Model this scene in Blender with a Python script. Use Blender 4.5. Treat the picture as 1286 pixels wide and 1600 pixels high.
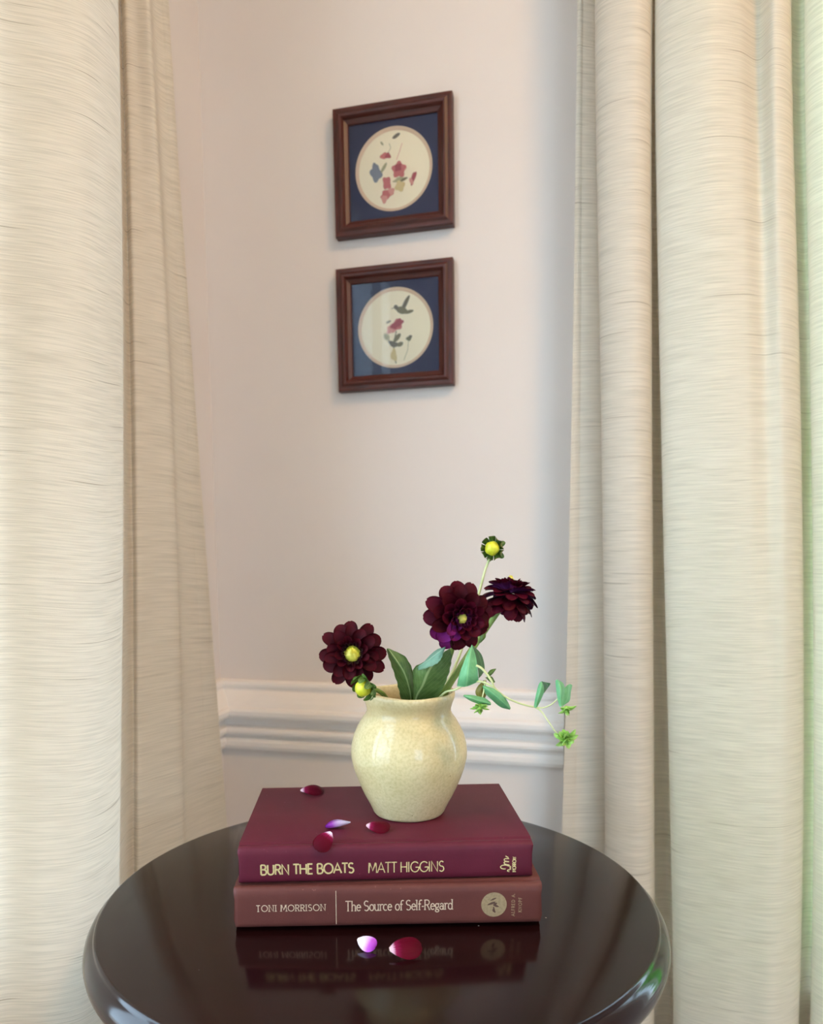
import bpy, bmesh, math, random
from mathutils import Vector, Matrix, Euler
import numpy as np

random.seed(7)
for o in list(bpy.data.objects):
    bpy.data.objects.remove(o, do_unlink=True)
scene = bpy.context.scene
C = scene.collection

# ---------------------------------------------------------------- camera
EYE = 1.10                                   # lens height above the floor
F_PX = 1194.8                                # focal length for a 1286 px wide frame
cam_d = bpy.data.cameras.new('camera')
cam = bpy.data.objects.new('camera', cam_d)
C.objects.link(cam)
cam_d.sensor_fit = 'HORIZONTAL'
cam_d.sensor_width = 36.0
cam_d.lens = F_PX * 36.0 / 1286.0
cam_d.shift_x = (643 - 625.84) / 1286.0
cam_d.shift_y = (1016.72 - 800) / 1286.0
cam_d.clip_start = 0.02
cam_d.dof.use_dof = True
cam_d.dof.focus_distance = 0.64
cam_d.dof.aperture_fstop = 8.0
PITCH, ROLL = -0.126341, -0.004053
fwd = Vector((0, math.cos(PITCH), math.sin(PITCH)))
upv = Vector((0, -math.sin(PITCH), math.cos(PITCH)))
rgt = Vector((1, 0, 0))
rv = rgt * math.cos(ROLL) + upv * math.sin(ROLL)
uv_ = -rgt * math.sin(ROLL) + upv * math.cos(ROLL)
cam.matrix_world = Matrix(((rv.x, uv_.x, -fwd.x, 0), (rv.y, uv_.y, -fwd.y, 0), (rv.z, uv_.z, -fwd.z, EYE), (0, 0, 0, 1)))
scene.camera = cam

# ---------------------------------------------------------------- room frame: u runs right along the back wall, v runs into it
YAW = 0.235231
E1 = Vector((math.cos(YAW), -math.sin(YAW), 0))
N1 = Vector((math.sin(YAW), math.cos(YAW), 0))
def W(u, v, z): return E1 * u + N1 * v + Vector((0, 0, z))
U0, V1 = -0.548, 1.080                        # left wall, back wall
U9, V0 = 3.00, -2.60                          # far walls of the room
CEIL = 2.45
WT = 0.12                                     # wall thickness
# window openings: left wall (v range), back wall (u range), both with a sill height and head height
WIN_L = (-0.50, 0.675, 0.70, 2.00)
WIN_L2 = (-1.85, -1.20, 0.55, 2.15)
WIN_F = (1.10, 2.30, 0.65, 2.10)                # behind the lens, in the front wall; added to brighten the left curtain
WIN_B = (0.20, 1.15, 0.55, 2.15)

# ---------------------------------------------------------------- sky, sun, lamps, exposure
world = bpy.data.worlds.new('sky'); scene.world = world
world.use_nodes = True
bg = world.node_tree.nodes['Background']
bg.inputs['Color'].default_value = (0.59, 0.80, 1.0, 1)
bg.inputs['Strength'].default_value = 12.5

sun_d = bpy.data.lights.new('sun', 'SUN'); sun = bpy.data.objects.new('sun', sun_d); C.objects.link(sun)
sun_d.energy = 30.0; sun_d.angle = 0.01; sun_d.color = (1.0, 0.95, 0.86)
sd = (E1 * -0.55 + N1 * 0.16 + Vector((0, 0, -0.80))).normalized()     # travels over the roof to the planting outside
sun.rotation_euler = sd.to_track_quat('-Z', 'Y').to_euler()

def portal(name, loc, direction, w, h):
    d = bpy.data.lights.new(name, 'AREA'); d.shape = 'RECTANGLE'; d.size = w; d.size_y = h
    d.cycles.is_portal = True
    o = bpy.data.objects.new(name, d); C.objects.link(o)
    o.location = loc; o.rotation_euler = Vector(direction).to_track_quat('-Z', 'Z').to_euler()
    return o
portal('daylight_portal_side', W(U0 - WT - 0.02, (WIN_L[0] + WIN_L[1]) / 2, (WIN_L[2] + WIN_L[3]) / 2), E1, WIN_L[3] - WIN_L[2], WIN_L[1] - WIN_L[0]).data.size = 1.6
portal('daylight_portal_far', W(U0 - WT - 0.02, (WIN_L2[0] + WIN_L2[1]) / 2, (WIN_L2[2] + WIN_L2[3]) / 2), E1, 1.6, 1.6)
portal('daylight_portal_front', W((WIN_F[0] + WIN_F[1]) / 2, V0 - WT - 0.02, (WIN_F[2] + WIN_F[3]) / 2), N1, 1.5, 1.5)
portal('daylight_portal_end', W((WIN_B[0] + WIN_B[1]) / 2, V1 + WT + 0.02, (WIN_B[2] + WIN_B[3]) / 2), -N1, 1.6, 1.6)

scene.view_settings.view_transform = 'Standard'
scene.view_settings.look = 'None'
scene.view_settings.gamma = 1.0
scene.view_settings.use_curve_mapping = False
scene.view_settings.exposure = -0.37
scene.cycles.use_denoising = True
scene.cycles.max_bounces = 10
scene.cycles.diffuse_bounces = 6
scene.cycles.transmission_bounces = 8
scene.cycles.transparent_max_bounces = 12
scene.cycles.sample_clamp_indirect = 12.0

# ---------------------------------------------------------------- materials
def lin(r, g, b):
    f = lambda c: c / 12.92 if c <= 0.04045 else ((c + 0.055) / 1.055) ** 2.4
    return (f(r / 255), f(g / 255), f(b / 255), 1.0)

class NT:
    def __init__(s, name):
        s.m = bpy.data.materials.new(name); s.m.use_nodes = True
        s.t = s.m.node_tree; s.n = s.t.nodes; s.l = s.t.links
        s.b = s.n['Principled BSDF']; s.out = s.n['Material Output']
    def node(s, kind, **kw):
        x = s.n.new(kind)
        for k, v in kw.items(): setattr(x, k, v)
        return x
    def link(s, a, b): s.l.new(a, b)
    def coords(s, kind='Object', scale=(1, 1, 1)):
        tc = s.node('ShaderNodeTexCoord'); mp = s.node('ShaderNodeMapping')
        mp.inputs['Scale'].default_value = scale
        s.link(tc.outputs[kind], mp.inputs['Vector']); return mp.outputs['Vector']
    def noise(s, vec, scale, detail=3, rough=0.55, dist=0.0):
        x = s.node('ShaderNodeTexNoise'); x.inputs['Scale'].default_value = scale
        x.inputs['Detail'].default_value = detail; x.inputs['Roughness'].default_value = rough
        x.inputs['Distortion'].default_value = dist
        s.link(vec, x.inputs['Vector']); return x.outputs['Fac']
    def ramp(s, fac, stops):
        x = s.node('ShaderNodeValToRGB'); e = x.color_ramp.elements
        while len(e) > 1: e.remove(e[-1])
        e[0].position = stops[0][0]; e[0].color = stops[0][1]
        for p, c in stops[1:]:
            k = e.new(p); k.color = c
        s.link(fac, x.inputs['Fac']); return x.outputs['Color']
    def bump(s, h, strength, dist, prev=None):
        x = s.node('ShaderNodeBump'); x.inputs['Strength'].default_value = strength
        x.inputs['Distance'].default_value = dist
        s.link(h, x.inputs['Height'])
        if prev is not None: s.link(prev, x.inputs['Normal'])
        return x.outputs['Normal']
    def mix(s, fac, a, b):
        x = s.node('ShaderNodeMix', data_type='RGBA')
        if isinstance(fac, (int, float)): x.inputs[0].default_value = fac
        else: s.link(fac, x.inputs[0])
        for v, i in ((a, 6), (b, 7)):
            if isinstance(v, tuple): x.inputs[i].default_value = v
            else: s.link(v, x.inputs[i])
        return x.outputs[2]
    def set(s, **kw):
        for k, v in kw.items(): s.b.inputs[k.replace('_', ' ')].default_value = v
        return s

def plain(name, col, rough=0.5, **kw):
    t = NT(name); t.set(Base_Color=col, Roughness=rough, **kw); return t.m
G1 = (1, 1, 1, 1); G0 = (0, 0, 0, 1)

def m_wall():
    t = NT('wall_paint'); v = t.coords()
    n = t.noise(v, 3.0, 4)
    t.link(t.ramp(n, [(0.3, lin(216, 207, 201)), (0.7, lin(220, 212, 206))]), t.b.inputs['Base Color'])
    t.set(Roughness=0.55)
    t.link(t.bump(t.noise(v, 420, 2), 0.10, 0.0006), t.b.inputs['Normal']); return t.m
def m_trim():
    t = NT('trim_paint'); v = t.coords()
    t.link(t.ramp(t.noise(v, 8, 2), [(0.3, lin(230, 223, 217)), (0.7, lin(234, 228, 222))]), t.b.inputs['Base Color'])
    t.set(Roughness=0.35); return t.m
def m_cloth(name='curtain_cloth', c0=(222, 211, 193), c1=(231, 221, 205), slub=(150, 134, 112), trans=0.26):
    t = NT(name); v = t.coords('UV')
    def sc(vec, x, y):
        mp = t.node('ShaderNodeMapping'); mp.inputs['Scale'].default_value = (x, y, 1); t.link(vec, mp.inputs['Vector']); return mp.outputs['Vector']
    rib = t.noise(sc(v, 22, 760), 1.0, 2, 0.5)
    weave = t.noise(sc(v, 900, 1000), 1.0, 1, 0.5)
    tone = t.noise(sc(v, 5, 60), 1.0, 3, 0.6)
    long_ = t.noise(sc(v, 7.0, 430), 1.0, 1.0, 0.4)
    slubm = t.ramp(long_, [(0.715, G0), (0.755, (0.65, 0.65, 0.65, 1))])
    fine = t.noise(sc(v, 14, 560), 1.0, 1.0, 0.4)
    finem = t.ramp(fine, [(0.60, G0), (0.74, (0.30, 0.30, 0.30, 1))])
    base = t.mix(tone, lin(*c0), lin(*c1))
    ribc = t.ramp(rib, [(0.32, (0.82, 0.82, 0.81, 1)), (0.62, G1)])
    mul = t.node('ShaderNodeMix', data_type='RGBA', blend_type='MULTIPLY'); mul.inputs[0].default_value = 1
    t.link(base, mul.inputs[6]); t.link(ribc, mul.inputs[7])
    col = t.mix(finem, mul.outputs[2], lin(*[int(a * 0.35 + b * 0.65) for a, b in zip(slub, c0)]))
    col = t.mix(slubm, col, lin(*slub))
    t.link(col, t.b.inputs['Base Color'])
    t.set(Roughness=0.62, Sheen_Weight=0.15, Sheen_Roughness=0.5)
    t.b.inputs['Specular IOR Level'].default_value = 0.35
    b1 = t.bump(rib, 0.55, 0.0007); b2 = t.bump(weave, 0.25, 0.0004, b1); b3 = t.bump(slubm, 0.5, 0.0005, b2)
    t.link(b3, t.b.inputs['Normal'])
    tr = t.node('ShaderNodeBsdfTranslucent'); t.link(col, tr.inputs['Color']); t.link(b1, tr.inputs['Normal'])
    ms = t.node('ShaderNodeMixShader'); ms.inputs['Fac'].default_value = trans
    t.link(t.b.outputs['BSDF'], ms.inputs[1]); t.link(tr.outputs['BSDF'], ms.inputs[2])
    t.link(ms.outputs['Shader'], t.out.inputs['Surface']); return t.m
def m_table():
    t = NT('espresso_lacquer'); v = t.coords(scale=(1, 1, 1))
    g = t.noise(t.coords(scale=(3, 60, 3)), 2.0, 4)
    col = t.ramp(g, [(0.3, lin(20, 5, 5)), (0.7, lin(28, 8, 8))])
    vo = t.node('ShaderNodeTexVoronoi'); vo.inputs['Scale'].default_value = 42.0
    t.link(v, vo.inputs['Vector'])
    dust = t.ramp(vo.outputs['Distance'], [(0.0, G1), (0.024, G1), (0.034, G0)])
    sel = t.ramp(t.noise(v, 33.0, 1), [(0.52, G0), (0.56, G1)])
    mm = t.node('ShaderNodeMath', operation='MULTIPLY'); t.link(dust, mm.inputs[0]); t.link(sel, mm.inputs[1])
    t.link(t.mix(mm.outputs[0], col, lin(190, 180, 170)), t.b.inputs['Base Color'])
    t.link(t.ramp(t.noise(v, 9, 4), [(0.3, (0.11, 0.11, 0.11, 1)), (0.7, (0.14, 0.14, 0.14, 1))]), t.b.inputs['Roughness'])
    t.b.inputs['IOR'].default_value = 1.40; return t.m
def m_glaze():
    t = NT('cream_stoneware_glaze'); v = t.coords()
    n1 = t.noise(v, 16, 5, 0.6); n2 = t.noise(v, 420, 2, 0.5)
    base = t.ramp(n1, [(0.3, lin(196, 178, 130)), (0.5, lin(209, 194, 149)), (0.72, lin(218, 205, 165))])
    mot = t.ramp(n2, [(0.32, (0.86, 0.85, 0.80, 1)), (0.6, G1)])
    mul = t.node('ShaderNodeMix', data_type='RGBA', blend_type='MULTIPLY'); mul.inputs[0].default_value = 1
    t.link(base, mul.inputs[6]); t.link(mot, mul.inputs[7])
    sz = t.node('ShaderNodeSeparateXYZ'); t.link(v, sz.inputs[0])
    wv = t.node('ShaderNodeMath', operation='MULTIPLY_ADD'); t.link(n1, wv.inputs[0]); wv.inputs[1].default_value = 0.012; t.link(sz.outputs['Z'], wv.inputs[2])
    neck = t.ramp(wv.outputs[0], [(0.0, G0), (0.092, G0), (0.098, (0.55, 0.55, 0.55, 1)), (0.107, (0.5, 0.5, 0.5, 1)), (0.112, G0)])      # browner pooled glaze under the lip, with some shade painted into it
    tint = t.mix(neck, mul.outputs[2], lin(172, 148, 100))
    vo = t.node('ShaderNodeTexVoronoi'); vo.inputs['Scale'].default_value = 130; t.link(v, vo.inputs['Vector'])
    dots = t.ramp(vo.outputs['Distance'], [(0.0, G1), (0.07, G1), (0.11, G0)])
    sel = t.ramp(t.noise(v, 95, 1), [(0.60, G0), (0.63, G1)])
    mm = t.node('ShaderNodeMath', operation='MULTIPLY'); t.link(dots, mm.inputs[0]); t.link(sel, mm.inputs[1])
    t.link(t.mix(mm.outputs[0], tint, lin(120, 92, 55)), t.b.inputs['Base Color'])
    t.set(Roughness=0.4, Coat_Weight=0.55, Coat_Roughness=0.035); t.b.inputs['Specular IOR Level'].default_value = 0.25
    b = t.bump(t.noise(v, 150, 2), 0.35, 0.0006); b = t.bump(t.noise(v, 40, 2), 0.4, 0.0015, b)
    t.link(b, t.b.inputs['Normal']); return t.m
def m_cover(name, a, b, worn):
    t = NT(name); v = t.coords()
    n = t.noise(v, 22, 5, 0.65); fib = t.noise(t.coords(scale=(1, 1, 1)), 900, 2)
    col = t.ramp(n, [(0.3, lin(*a)), (0.7, lin(*b))])
    sp = t.ramp(t.noise(v, 260, 2, 0.7), [(0.70, G0), (0.76, (0.35, 0.35, 0.35, 1))])
    t.link(t.mix(sp, col, lin(*worn)), t.b.inputs['Base Color'])
    t.set(Roughness=0.5); t.b.inputs['Specular IOR Level'].default_value = 0.22
    t.link(t.bump(fib, 0.25, 0.0003), t.b.inputs['Normal']); return t.m
def m_pages():
    t = NT('page_edges'); v = t.coords(scale=(1, 1, 1400))
    t.link(t.ramp(t.noise(v, 1.0, 1), [(0.35, lin(198, 186, 160)), (0.65, lin(232, 222, 198))]), t.b.inputs['Base Color'])
    t.set(Roughness=0.8); return t.m
def m_foil(name, col, rough=0.32):
    t = NT(name); v = t.coords()
    t.link(t.ramp(t.noise(v, 500, 2), [(0.3, tuple(c * 0.75 for c in col[:3]) + (1,)), (0.6, col)]), t.b.inputs['Base Color'])
    t.set(Metallic=0.3, Roughness=rough); return t.m
def m_mahogany():
    t = NT('mahogany'); g = t.noise(t.coords(scale=(8, 60, 60)), 3.0, 5)
    t.link(t.ramp(g, [(0.3, lin(50, 13, 7)), (0.7, lin(84, 30, 18))]), t.b.inputs['Base Color'])
    t.set(Roughness=0.42); return t.m
def m_petal(name, stops, rough=0.55, spec=0.10):
    """colour runs along the petal: v=0 at the base, v=1 at the tip"""
    t = NT(name); tc = t.node('ShaderNodeTexCoord'); sep = t.node('ShaderNodeSeparateXYZ')
    t.link(tc.outputs['UV'], sep.inputs[0])
    mp = t.node('ShaderNodeMapping'); mp.inputs['Scale'].default_value = (34, 2, 1); t.link(tc.outputs['UV'], mp.inputs['Vector'])
    vein = t.noise(mp.outputs['Vector'], 1.0, 2)
    ad = t.node('ShaderNodeMath', operation='MULTIPLY_ADD'); t.link(vein, ad.inputs[0]); ad.inputs[1].default_value = 0.16; ad.inputs[2].default_value = -0.08
    s2 = t.node('ShaderNodeMath', operation='ADD'); t.link(sep.outputs['Y'], s2.inputs[0]); t.link(ad.outputs[0], s2.inputs[1])
    col = t.ramp(s2.outputs[0], stops)
    t.link(col, t.b.inputs['Base Color'])
    t.set(Roughness=rough); t.b.inputs['Specular IOR Level'].default_value = spec
    t.link(t.bump(vein, 0.6, 0.0005), t.b.inputs['Normal']); return t.m
def m_leaf(name, a, b, vein, rough=0.42):
    t = NT(name); tc = t.node('ShaderNodeTexCoord'); sep = t.node('ShaderNodeSeparateXYZ'); t.link(tc.outputs['UV'], sep.inputs[0])
    # midrib and side veins from the leaf's own coordinates
    ab = t.node('ShaderNodeMath', operation='SUBTRACT'); t.link(sep.outputs['X'], ab.inputs[0]); ab.inputs[1].default_value = 0.5
    a2 = t.node('ShaderNodeMath', operation='ABSOLUTE'); t.link(ab.outputs[0], a2.inputs[0])
    mid = t.ramp(a2.outputs[0], [(0.0, G1), (0.02, G1), (0.05, G0)])
    k = t.node('ShaderNodeMath', operation='MULTIPLY_ADD'); t.link(a2.outputs[0], k.inputs[0]); k.inputs[1].default_value = -0.9; t.link(sep.outputs['Y'], k.inputs[2])
    fr = t.node('ShaderNodeMath', operation='MULTIPLY'); t.link(k.outputs[0], fr.inputs[0]); fr.inputs[1].default_value = 9.0
    fr2 = t.node('ShaderNodeMath', operation='FRACT'); t.link(fr.outputs[0], fr2.inputs[0])
    side = t.ramp(fr2.outputs[0], [(0.0, (0.5, 0.5, 0.5, 1)), (0.10, G0), (0.9, G0), (1.0, (0.5, 0.5, 0.5, 1))])
    n = t.noise(t.coords(), 160, 4)
    col = t.ramp(n, [(0.3, lin(*a)), (0.7, lin(*b))])
    col = t.mix(side, col, lin(*[int((x + y) / 2) for x, y in zip(vein, b)]))
    col = t.mix(mid, col, lin(*vein))
    t.link(col, t.b.inputs['Base Color'])
    t.set(Roughness=rough, Subsurface_Weight=0.0)
    t.link(t.bump(side, -0.5, 0.0005, t.bump(n, 0.25, 0.0006)), t.b.inputs['Normal'])
    tr = t.node('ShaderNodeBsdfTranslucent'); t.link(col, tr.inputs['Color'])
    ms = t.node('ShaderNodeMixShader'); ms.inputs['Fac'].default_value = 0.22
    t.link(t.b.outputs['BSDF'], ms.inputs[1]); t.link(tr.outputs['BSDF'], ms.inputs[2])
    t.link(ms.outputs['Shader'], t.out.inputs['Surface']); return t.m
def m_stem(name, a, b):
    t = NT(name); n = t.noise(t.coords(), 70, 3)
    t.link(t.ramp(n, [(0.3, lin(*a)), (0.7, lin(*b))]), t.b.inputs['Base Color']); t.set(Roughness=0.42); return t.m
def m_glass(name='clear_glass', ior=1.5):
    t = NT(name)
    fr = t.node('ShaderNodeFresnel'); fr.inputs['IOR'].default_value = ior
    tp = t.node('ShaderNodeBsdfTransparent'); gl = t.node('ShaderNodeBsdfGlossy'); gl.inputs['Roughness'].default_value = 0.02
    ms = t.node('ShaderNodeMixShader'); t.link(fr.outputs[0], ms.inputs[0]); t.link(tp.outputs[0], ms.inputs[1]); t.link(gl.outputs[0], ms.inputs[2])
    t.link(ms.outputs[0], t.out.inputs['Surface']); return t.m
def m_lamp(col, s):
    t = NT('lamp_glow'); t.set(Base_Color=(0.9, 0.9, 0.88, 1)); t.b.inputs['Emission Color'].default_value = col; t.b.inputs['Emission Strength'].default_value = s; return t.m

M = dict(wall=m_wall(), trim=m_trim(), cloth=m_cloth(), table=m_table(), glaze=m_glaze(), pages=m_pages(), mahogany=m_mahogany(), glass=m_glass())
M['cover_plum'] = m_cover('plum_cover_paper', (80, 22, 38), (90, 28, 45), (150, 96, 110))
M['cover_brown'] = m_cover('rust_cover_paper', (86, 46, 42), (96, 53, 47), (150, 100, 92))
M['foil'] = m_foil('gold_foil', lin(226, 208, 150))
M['foil_pale'] = m_foil('pale_gilt_foil', lin(232, 210, 182))
M['foil_dull'] = m_foil('dull_gilt_foil', lin(168, 146, 112), 0.45)
M['foil_dark'] = plain('emblem_shading', lin(82, 56, 44), 0.6)
M['navy'] = plain('navy_mat_board', lin(46, 50, 78), 0.7)
M['bevel'] = plain('mat_bevel', lin(214, 186, 160), 0.7)
M['paper'] = plain('ivory_print_paper', lin(236, 224, 196), 0.8)
for nm, c in dict(rose=(188, 112, 112), rose_dark=(160, 84, 92), pink=(208, 150, 140), blue_grey=(122, 128, 140), sage=(168, 164, 132), olive=(124, 118, 96), straw=(206, 186, 138), grey=(112, 106, 96)).items():
    M['ink_' + nm] = plain('print_ink_' + nm, lin(*c), 0.8)
M['maroon'] = m_petal('maroon_petal', [(0.0, lin(18, 0, 5)), (0.4, lin(46, 0, 9)), (1.0, lin(72, 0, 14))])
M['maroon_b'] = m_petal('plum_petal', [(0.0, lin(48, 3, 38)), (0.4, lin(56, 1, 20)), (1.0, lin(78, 1, 22))])
M['under'] = m_petal('violet_petal_underside', [(0.0, lin(120, 60, 124)), (0.5, lin(80, 18, 66)), (1.0, lin(66, 8, 38))])
M['violet'] = m_petal('violet_flush_petal', [(0.0, lin(150, 90, 150)), (0.45, lin(116, 30, 106)), (0.8, lin(92, 10, 60)), (1.0, lin(80, 4, 36))])
M['dark_petal'] = m_petal('black_red_petal', [(0.0, lin(110, 96, 60)), (0.35, lin(34, 4, 16)), (1.0, lin(40, 3, 18))])
M['fallen'] = m_petal('fallen_maroon_petal', [(0.0, lin(240, 226, 236)), (0.06, lin(224, 186, 216)), (0.11, lin(126, 16, 64)), (0.24, lin(84, 3, 26)), (1.0, lin(60, 0, 12))], 0.45, 0.07)
M['fallen_violet'] = m_petal('fallen_violet_petal', [(0.0, lin(248, 240, 250)), (0.28, lin(226, 200, 236)), (0.5, lin(186, 84, 206)), (0.8, lin(150, 40, 176)), (1.0, lin(116, 22, 120))], 0.4, 0.3)
M['disc'] = m_stem('dahlia_disc', (196, 190, 40), (232, 224, 110))
M['bud'] = m_stem('dahlia_bud_yellow', (178, 176, 24), (222, 222, 60))
M['sepal'] = m_leaf('sepal_green', (60, 92, 34), (92, 124, 50), (120, 150, 80))
M['sepal_dark'] = m_leaf('sepal_tip_brown', (60, 40, 26), (120, 116, 40), (150, 140, 60))
M['leaf'] = m_leaf('dahlia_leaf_green', (84, 116, 58), (112, 144, 78), (170, 190, 130))
M['leaf_pale'] = m_leaf('dahlia_leaf_underside', (108, 150, 124), (132, 172, 146), (158, 190, 160), 0.6)
M['spurge'] = m_leaf('spurge_leaf_green', (96, 164, 108), (122, 188, 132), (136, 196, 136))
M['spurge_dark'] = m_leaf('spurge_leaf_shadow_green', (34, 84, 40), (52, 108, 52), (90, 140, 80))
M['spurge_brown'] = m_leaf('spurge_bract_olive', (112, 110, 34), (140, 128, 50), (160, 150, 80))
M['lime'] = m_leaf('spurge_flower_lime', (150, 204, 86), (186, 228, 122), (206, 236, 140))
M['stem'] = m_stem('dahlia_stem_green', (112, 136, 58), (140, 164, 78))
M['stem_pale'] = m_stem('pale_stem', (176, 186, 124), (206, 210, 156))
M['floorboards'] = plain('wool_carpet', lin(184, 188, 192), 0.9)
M['ceiling'] = plain('ceiling_white', lin(238, 238, 238), 0.7)
M['grass'] = m_stem('terrace_stone', (138, 136, 130), (160, 157, 150))
M['hedge'] = m_stem('foliage_green', (50, 134, 30), (110, 206, 62))
M['picture_glass'] = m_glass('picture_glass', 1.28)
M['brass'] = plain('brass', lin(190, 150, 80), 0.3, Metallic=1.0)

# ---------------------------------------------------------------- builders
def link_mesh(name, me, mats, parent=None):
    for m in (mats if isinstance(mats, (list, tuple)) else [mats]): me.materials.append(M[m])
    o = bpy.data.objects.new(name, me); C.objects.link(o)
    if parent is not None: o.parent = parent
    return o
def mesh(name, verts, faces, mats, parent=None, smooth=True, uvs=None, midx=None):
    me = bpy.data.meshes.new(name); me.from_pydata([tuple(v) for v in verts], [], faces); me.update()
    if smooth: me.polygons.foreach_set('use_smooth', [True] * len(me.polygons))
    if uvs is not None:
        l = me.uv_layers.new(name='UVMap')
        for p in me.polygons:
            for li in p.loop_indices: l.data[li].uv = uvs[me.loops[li].vertex_index]
    o = link_mesh(name, me, mats, parent)
    if midx is not None: me.polygons.foreach_set('material_index', midx)
    return o
def tag(o, label, cat, group=None):
    o['label'] = label; o['category'] = cat
    if group: o['group'] = group
    return o
def struct(o): o['kind'] = 'structure'; return o
def empty(name, loc=(0, 0, 0), rot=(0, 0, 0)):
    o = bpy.data.objects.new(name, None); C.objects.link(o); o.empty_display_size = 0.02
    o.location = loc; o.rotation_euler = rot; return o
def boxes(name, bs, mats, parent=None, bevel=0.0, room=False):
    bm = bmesh.new()
    for (x0, x1, y0, y1, z0, z1) in bs:
        r = bmesh.ops.create_cube(bm, size=1.0)
        for v in r['verts']:
            v.co = Vector(((x0 + x1) / 2 + v.co.x * (x1 - x0), (y0 + y1) / 2 + v.co.y * (y1 - y0), (z0 + z1) / 2 + v.co.z * (z1 - z0)))
    if bevel: bmesh.ops.bevel(bm, geom=bm.edges[:], offset=bevel, segments=2, affect='EDGES', profile=0.6)
    me = bpy.data.meshes.new(name); bm.to_mesh(me); bm.free()
    o = link_mesh(name, me, mats, parent)
    if room: o.rotation_euler = (0, 0, -YAW)
    return o
def lathe(name, prof, mats, parent=None, seg=64, wob=None):
    vs, fs = [], []
    for (r, z) in prof:
        for k in range(seg):
            a = 2 * math.pi * k / seg
            rr, zz = (r, z) if wob is None else wob(r, z, a)
            vs.append((rr * math.cos(a), rr * math.sin(a), zz))
    for i in range(len(prof) - 1):
        for k in range(seg):
            a, b = i * seg + k, i * seg + (k + 1) % seg
            fs.append((a, b, b + seg, a + seg))
    return mesh(name, vs, fs, mats, parent)
def crom(p, n):
    """Catmull-Rom through a list of tuples, n steps per span"""
    P = [Vector(a) for a in p]; P = [P[0] * 2 - P[1]] + P + [P[-1] * 2 - P[-2]]
    out = []
    for i in range(1, len(P) - 2):
        for k in range(n):
            t = k / n; a, b, c, d = P[i - 1], P[i], P[i + 1], P[i + 2]
            out.append(0.5 * ((2 * b) + (c - a) * t + (2 * a - 5 * b + 4 * c - d) * t * t + (3 * b - a - 3 * c + d) * t ** 3))
    out.append(P[-2]); return out
def tube(name, pts, r0, r1, mats, parent=None, seg=8, n=5, close=True):
    P = crom(pts, n); vs, fs = [], []
    ref = Vector((0, 1, 0.1)).normalized()
    for i, p in enumerate(P):
        t = (P[min(i + 1, len(P) - 1)] - P[max(i - 1, 0)]).normalized()
        x = t.cross(ref).normalized(); y = t.cross(x)
        r = r0 + (r1 - r0) * i / (len(P) - 1)
        for k in range(seg):
            a = 2 * math.pi * k / seg; vs.append(p + (x * math.cos(a) + y * math.sin(a)) * r)
    for i in range(len(P) - 1):
        for k in range(seg):
            a, b = i * seg + k, i * seg + (k + 1) % seg
            fs.append((a, b, b + seg, a + seg))
    fs.append(tuple(range(seg))[::-1]); fs.append(tuple((len(P) - 1) * seg + k for k in range(seg)))
    return mesh(name, vs, fs, mats, parent)
def sheet(name, grid, mats, parent=None, thick=0.0004, mat=None):
    """grid[i][j]: rows from base to tip; a thin two-sided body, top in slot 0, underside in slot 1"""
    R_, K = len(grid), len(grid[0])
    nor = [[None] * K for _ in range(R_)]
    for i in range(R_):
        for j in range(K):
            a = grid[min(i + 1, R_ - 1)][j] - grid[max(i - 1, 0)][j]; b = grid[i][min(j + 1, K - 1)] - grid[i][max(j - 1, 0)]
            c = b.cross(a) * -1
            nor[i][j] = c.normalized() if c.length > 1e-12 else Vector((0, 0, 1))
    vs, uv, fs, mi = [], [], [], []
    for s in (1, -1):
        for i in range(R_):
            for j in range(K):
                edge = j in (0, K - 1) or i == R_ - 1
                v = grid[i][j] + nor[i][j] * (s * thick * (0.15 if edge else 0.5))
                vs.append(mat @ v if mat is not None else v); uv.append((j / (K - 1), i / (R_ - 1)))
    off = R_ * K
    for i in range(R_ - 1):
        for j in range(K - 1):
            a = i * K + j; q = (a, a + K, a + K + 1, a + 1)
            fs.append(q[::-1]); mi.append(0)
            fs.append(tuple(x + off for x in q)); mi.append(1 if isinstance(mats, (list, tuple)) and len(mats) > 1 else 0)
    rim = [j for j in range(K)] + [i * K + K - 1 for i in range(1, R_)] + [(R_ - 1) * K + j for j in range(K - 2, -1, -1)] + [i * K for i in range(R_ - 2, 0, -1)]
    for a, b in zip(rim, rim[1:] + rim[:1]): fs.append((a, b, b + off, a + off)); mi.append(0)
    return mesh(name, vs, fs, mats, parent, uvs=uv, midx=mi)
def patch(name, rows, mats, parent=None, nr=4, nc=4, thick=0.0004, serr=0.0, unit=0.001, teeth=7, ripple=0.0):
    """leaf blade from hand-set rows (left, mid, right), smoothed both ways; optional toothed margin"""
    cols = list(zip(*rows)); dense = [crom(c, nr) for c in cols]
    grid = []
    n = len(dense[0])
    for i in range(n):
        r = crom([d[i] for d in dense], nc)
        if serr:
            t = i / (n - 1); k = serr * (1 - abs(2 * ((t * teeth) % 1) - 1)) * min(1, 6 * (1 - t)) * min(1, 4 * t)
            r[0] = r[0] + (r[0] - r[2]).normalized() * k; r[-1] = r[-1] + (r[-1] - r[-3]).normalized() * k
        if ripple:
            for j in range(len(r)): r[j] = r[j] + Vector((0, ripple * math.sin(i * 1.7 + j * 1.3), 0))
        grid.append([p * unit for p in r])
    return sheet(name, grid, mats, parent, thick)
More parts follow.
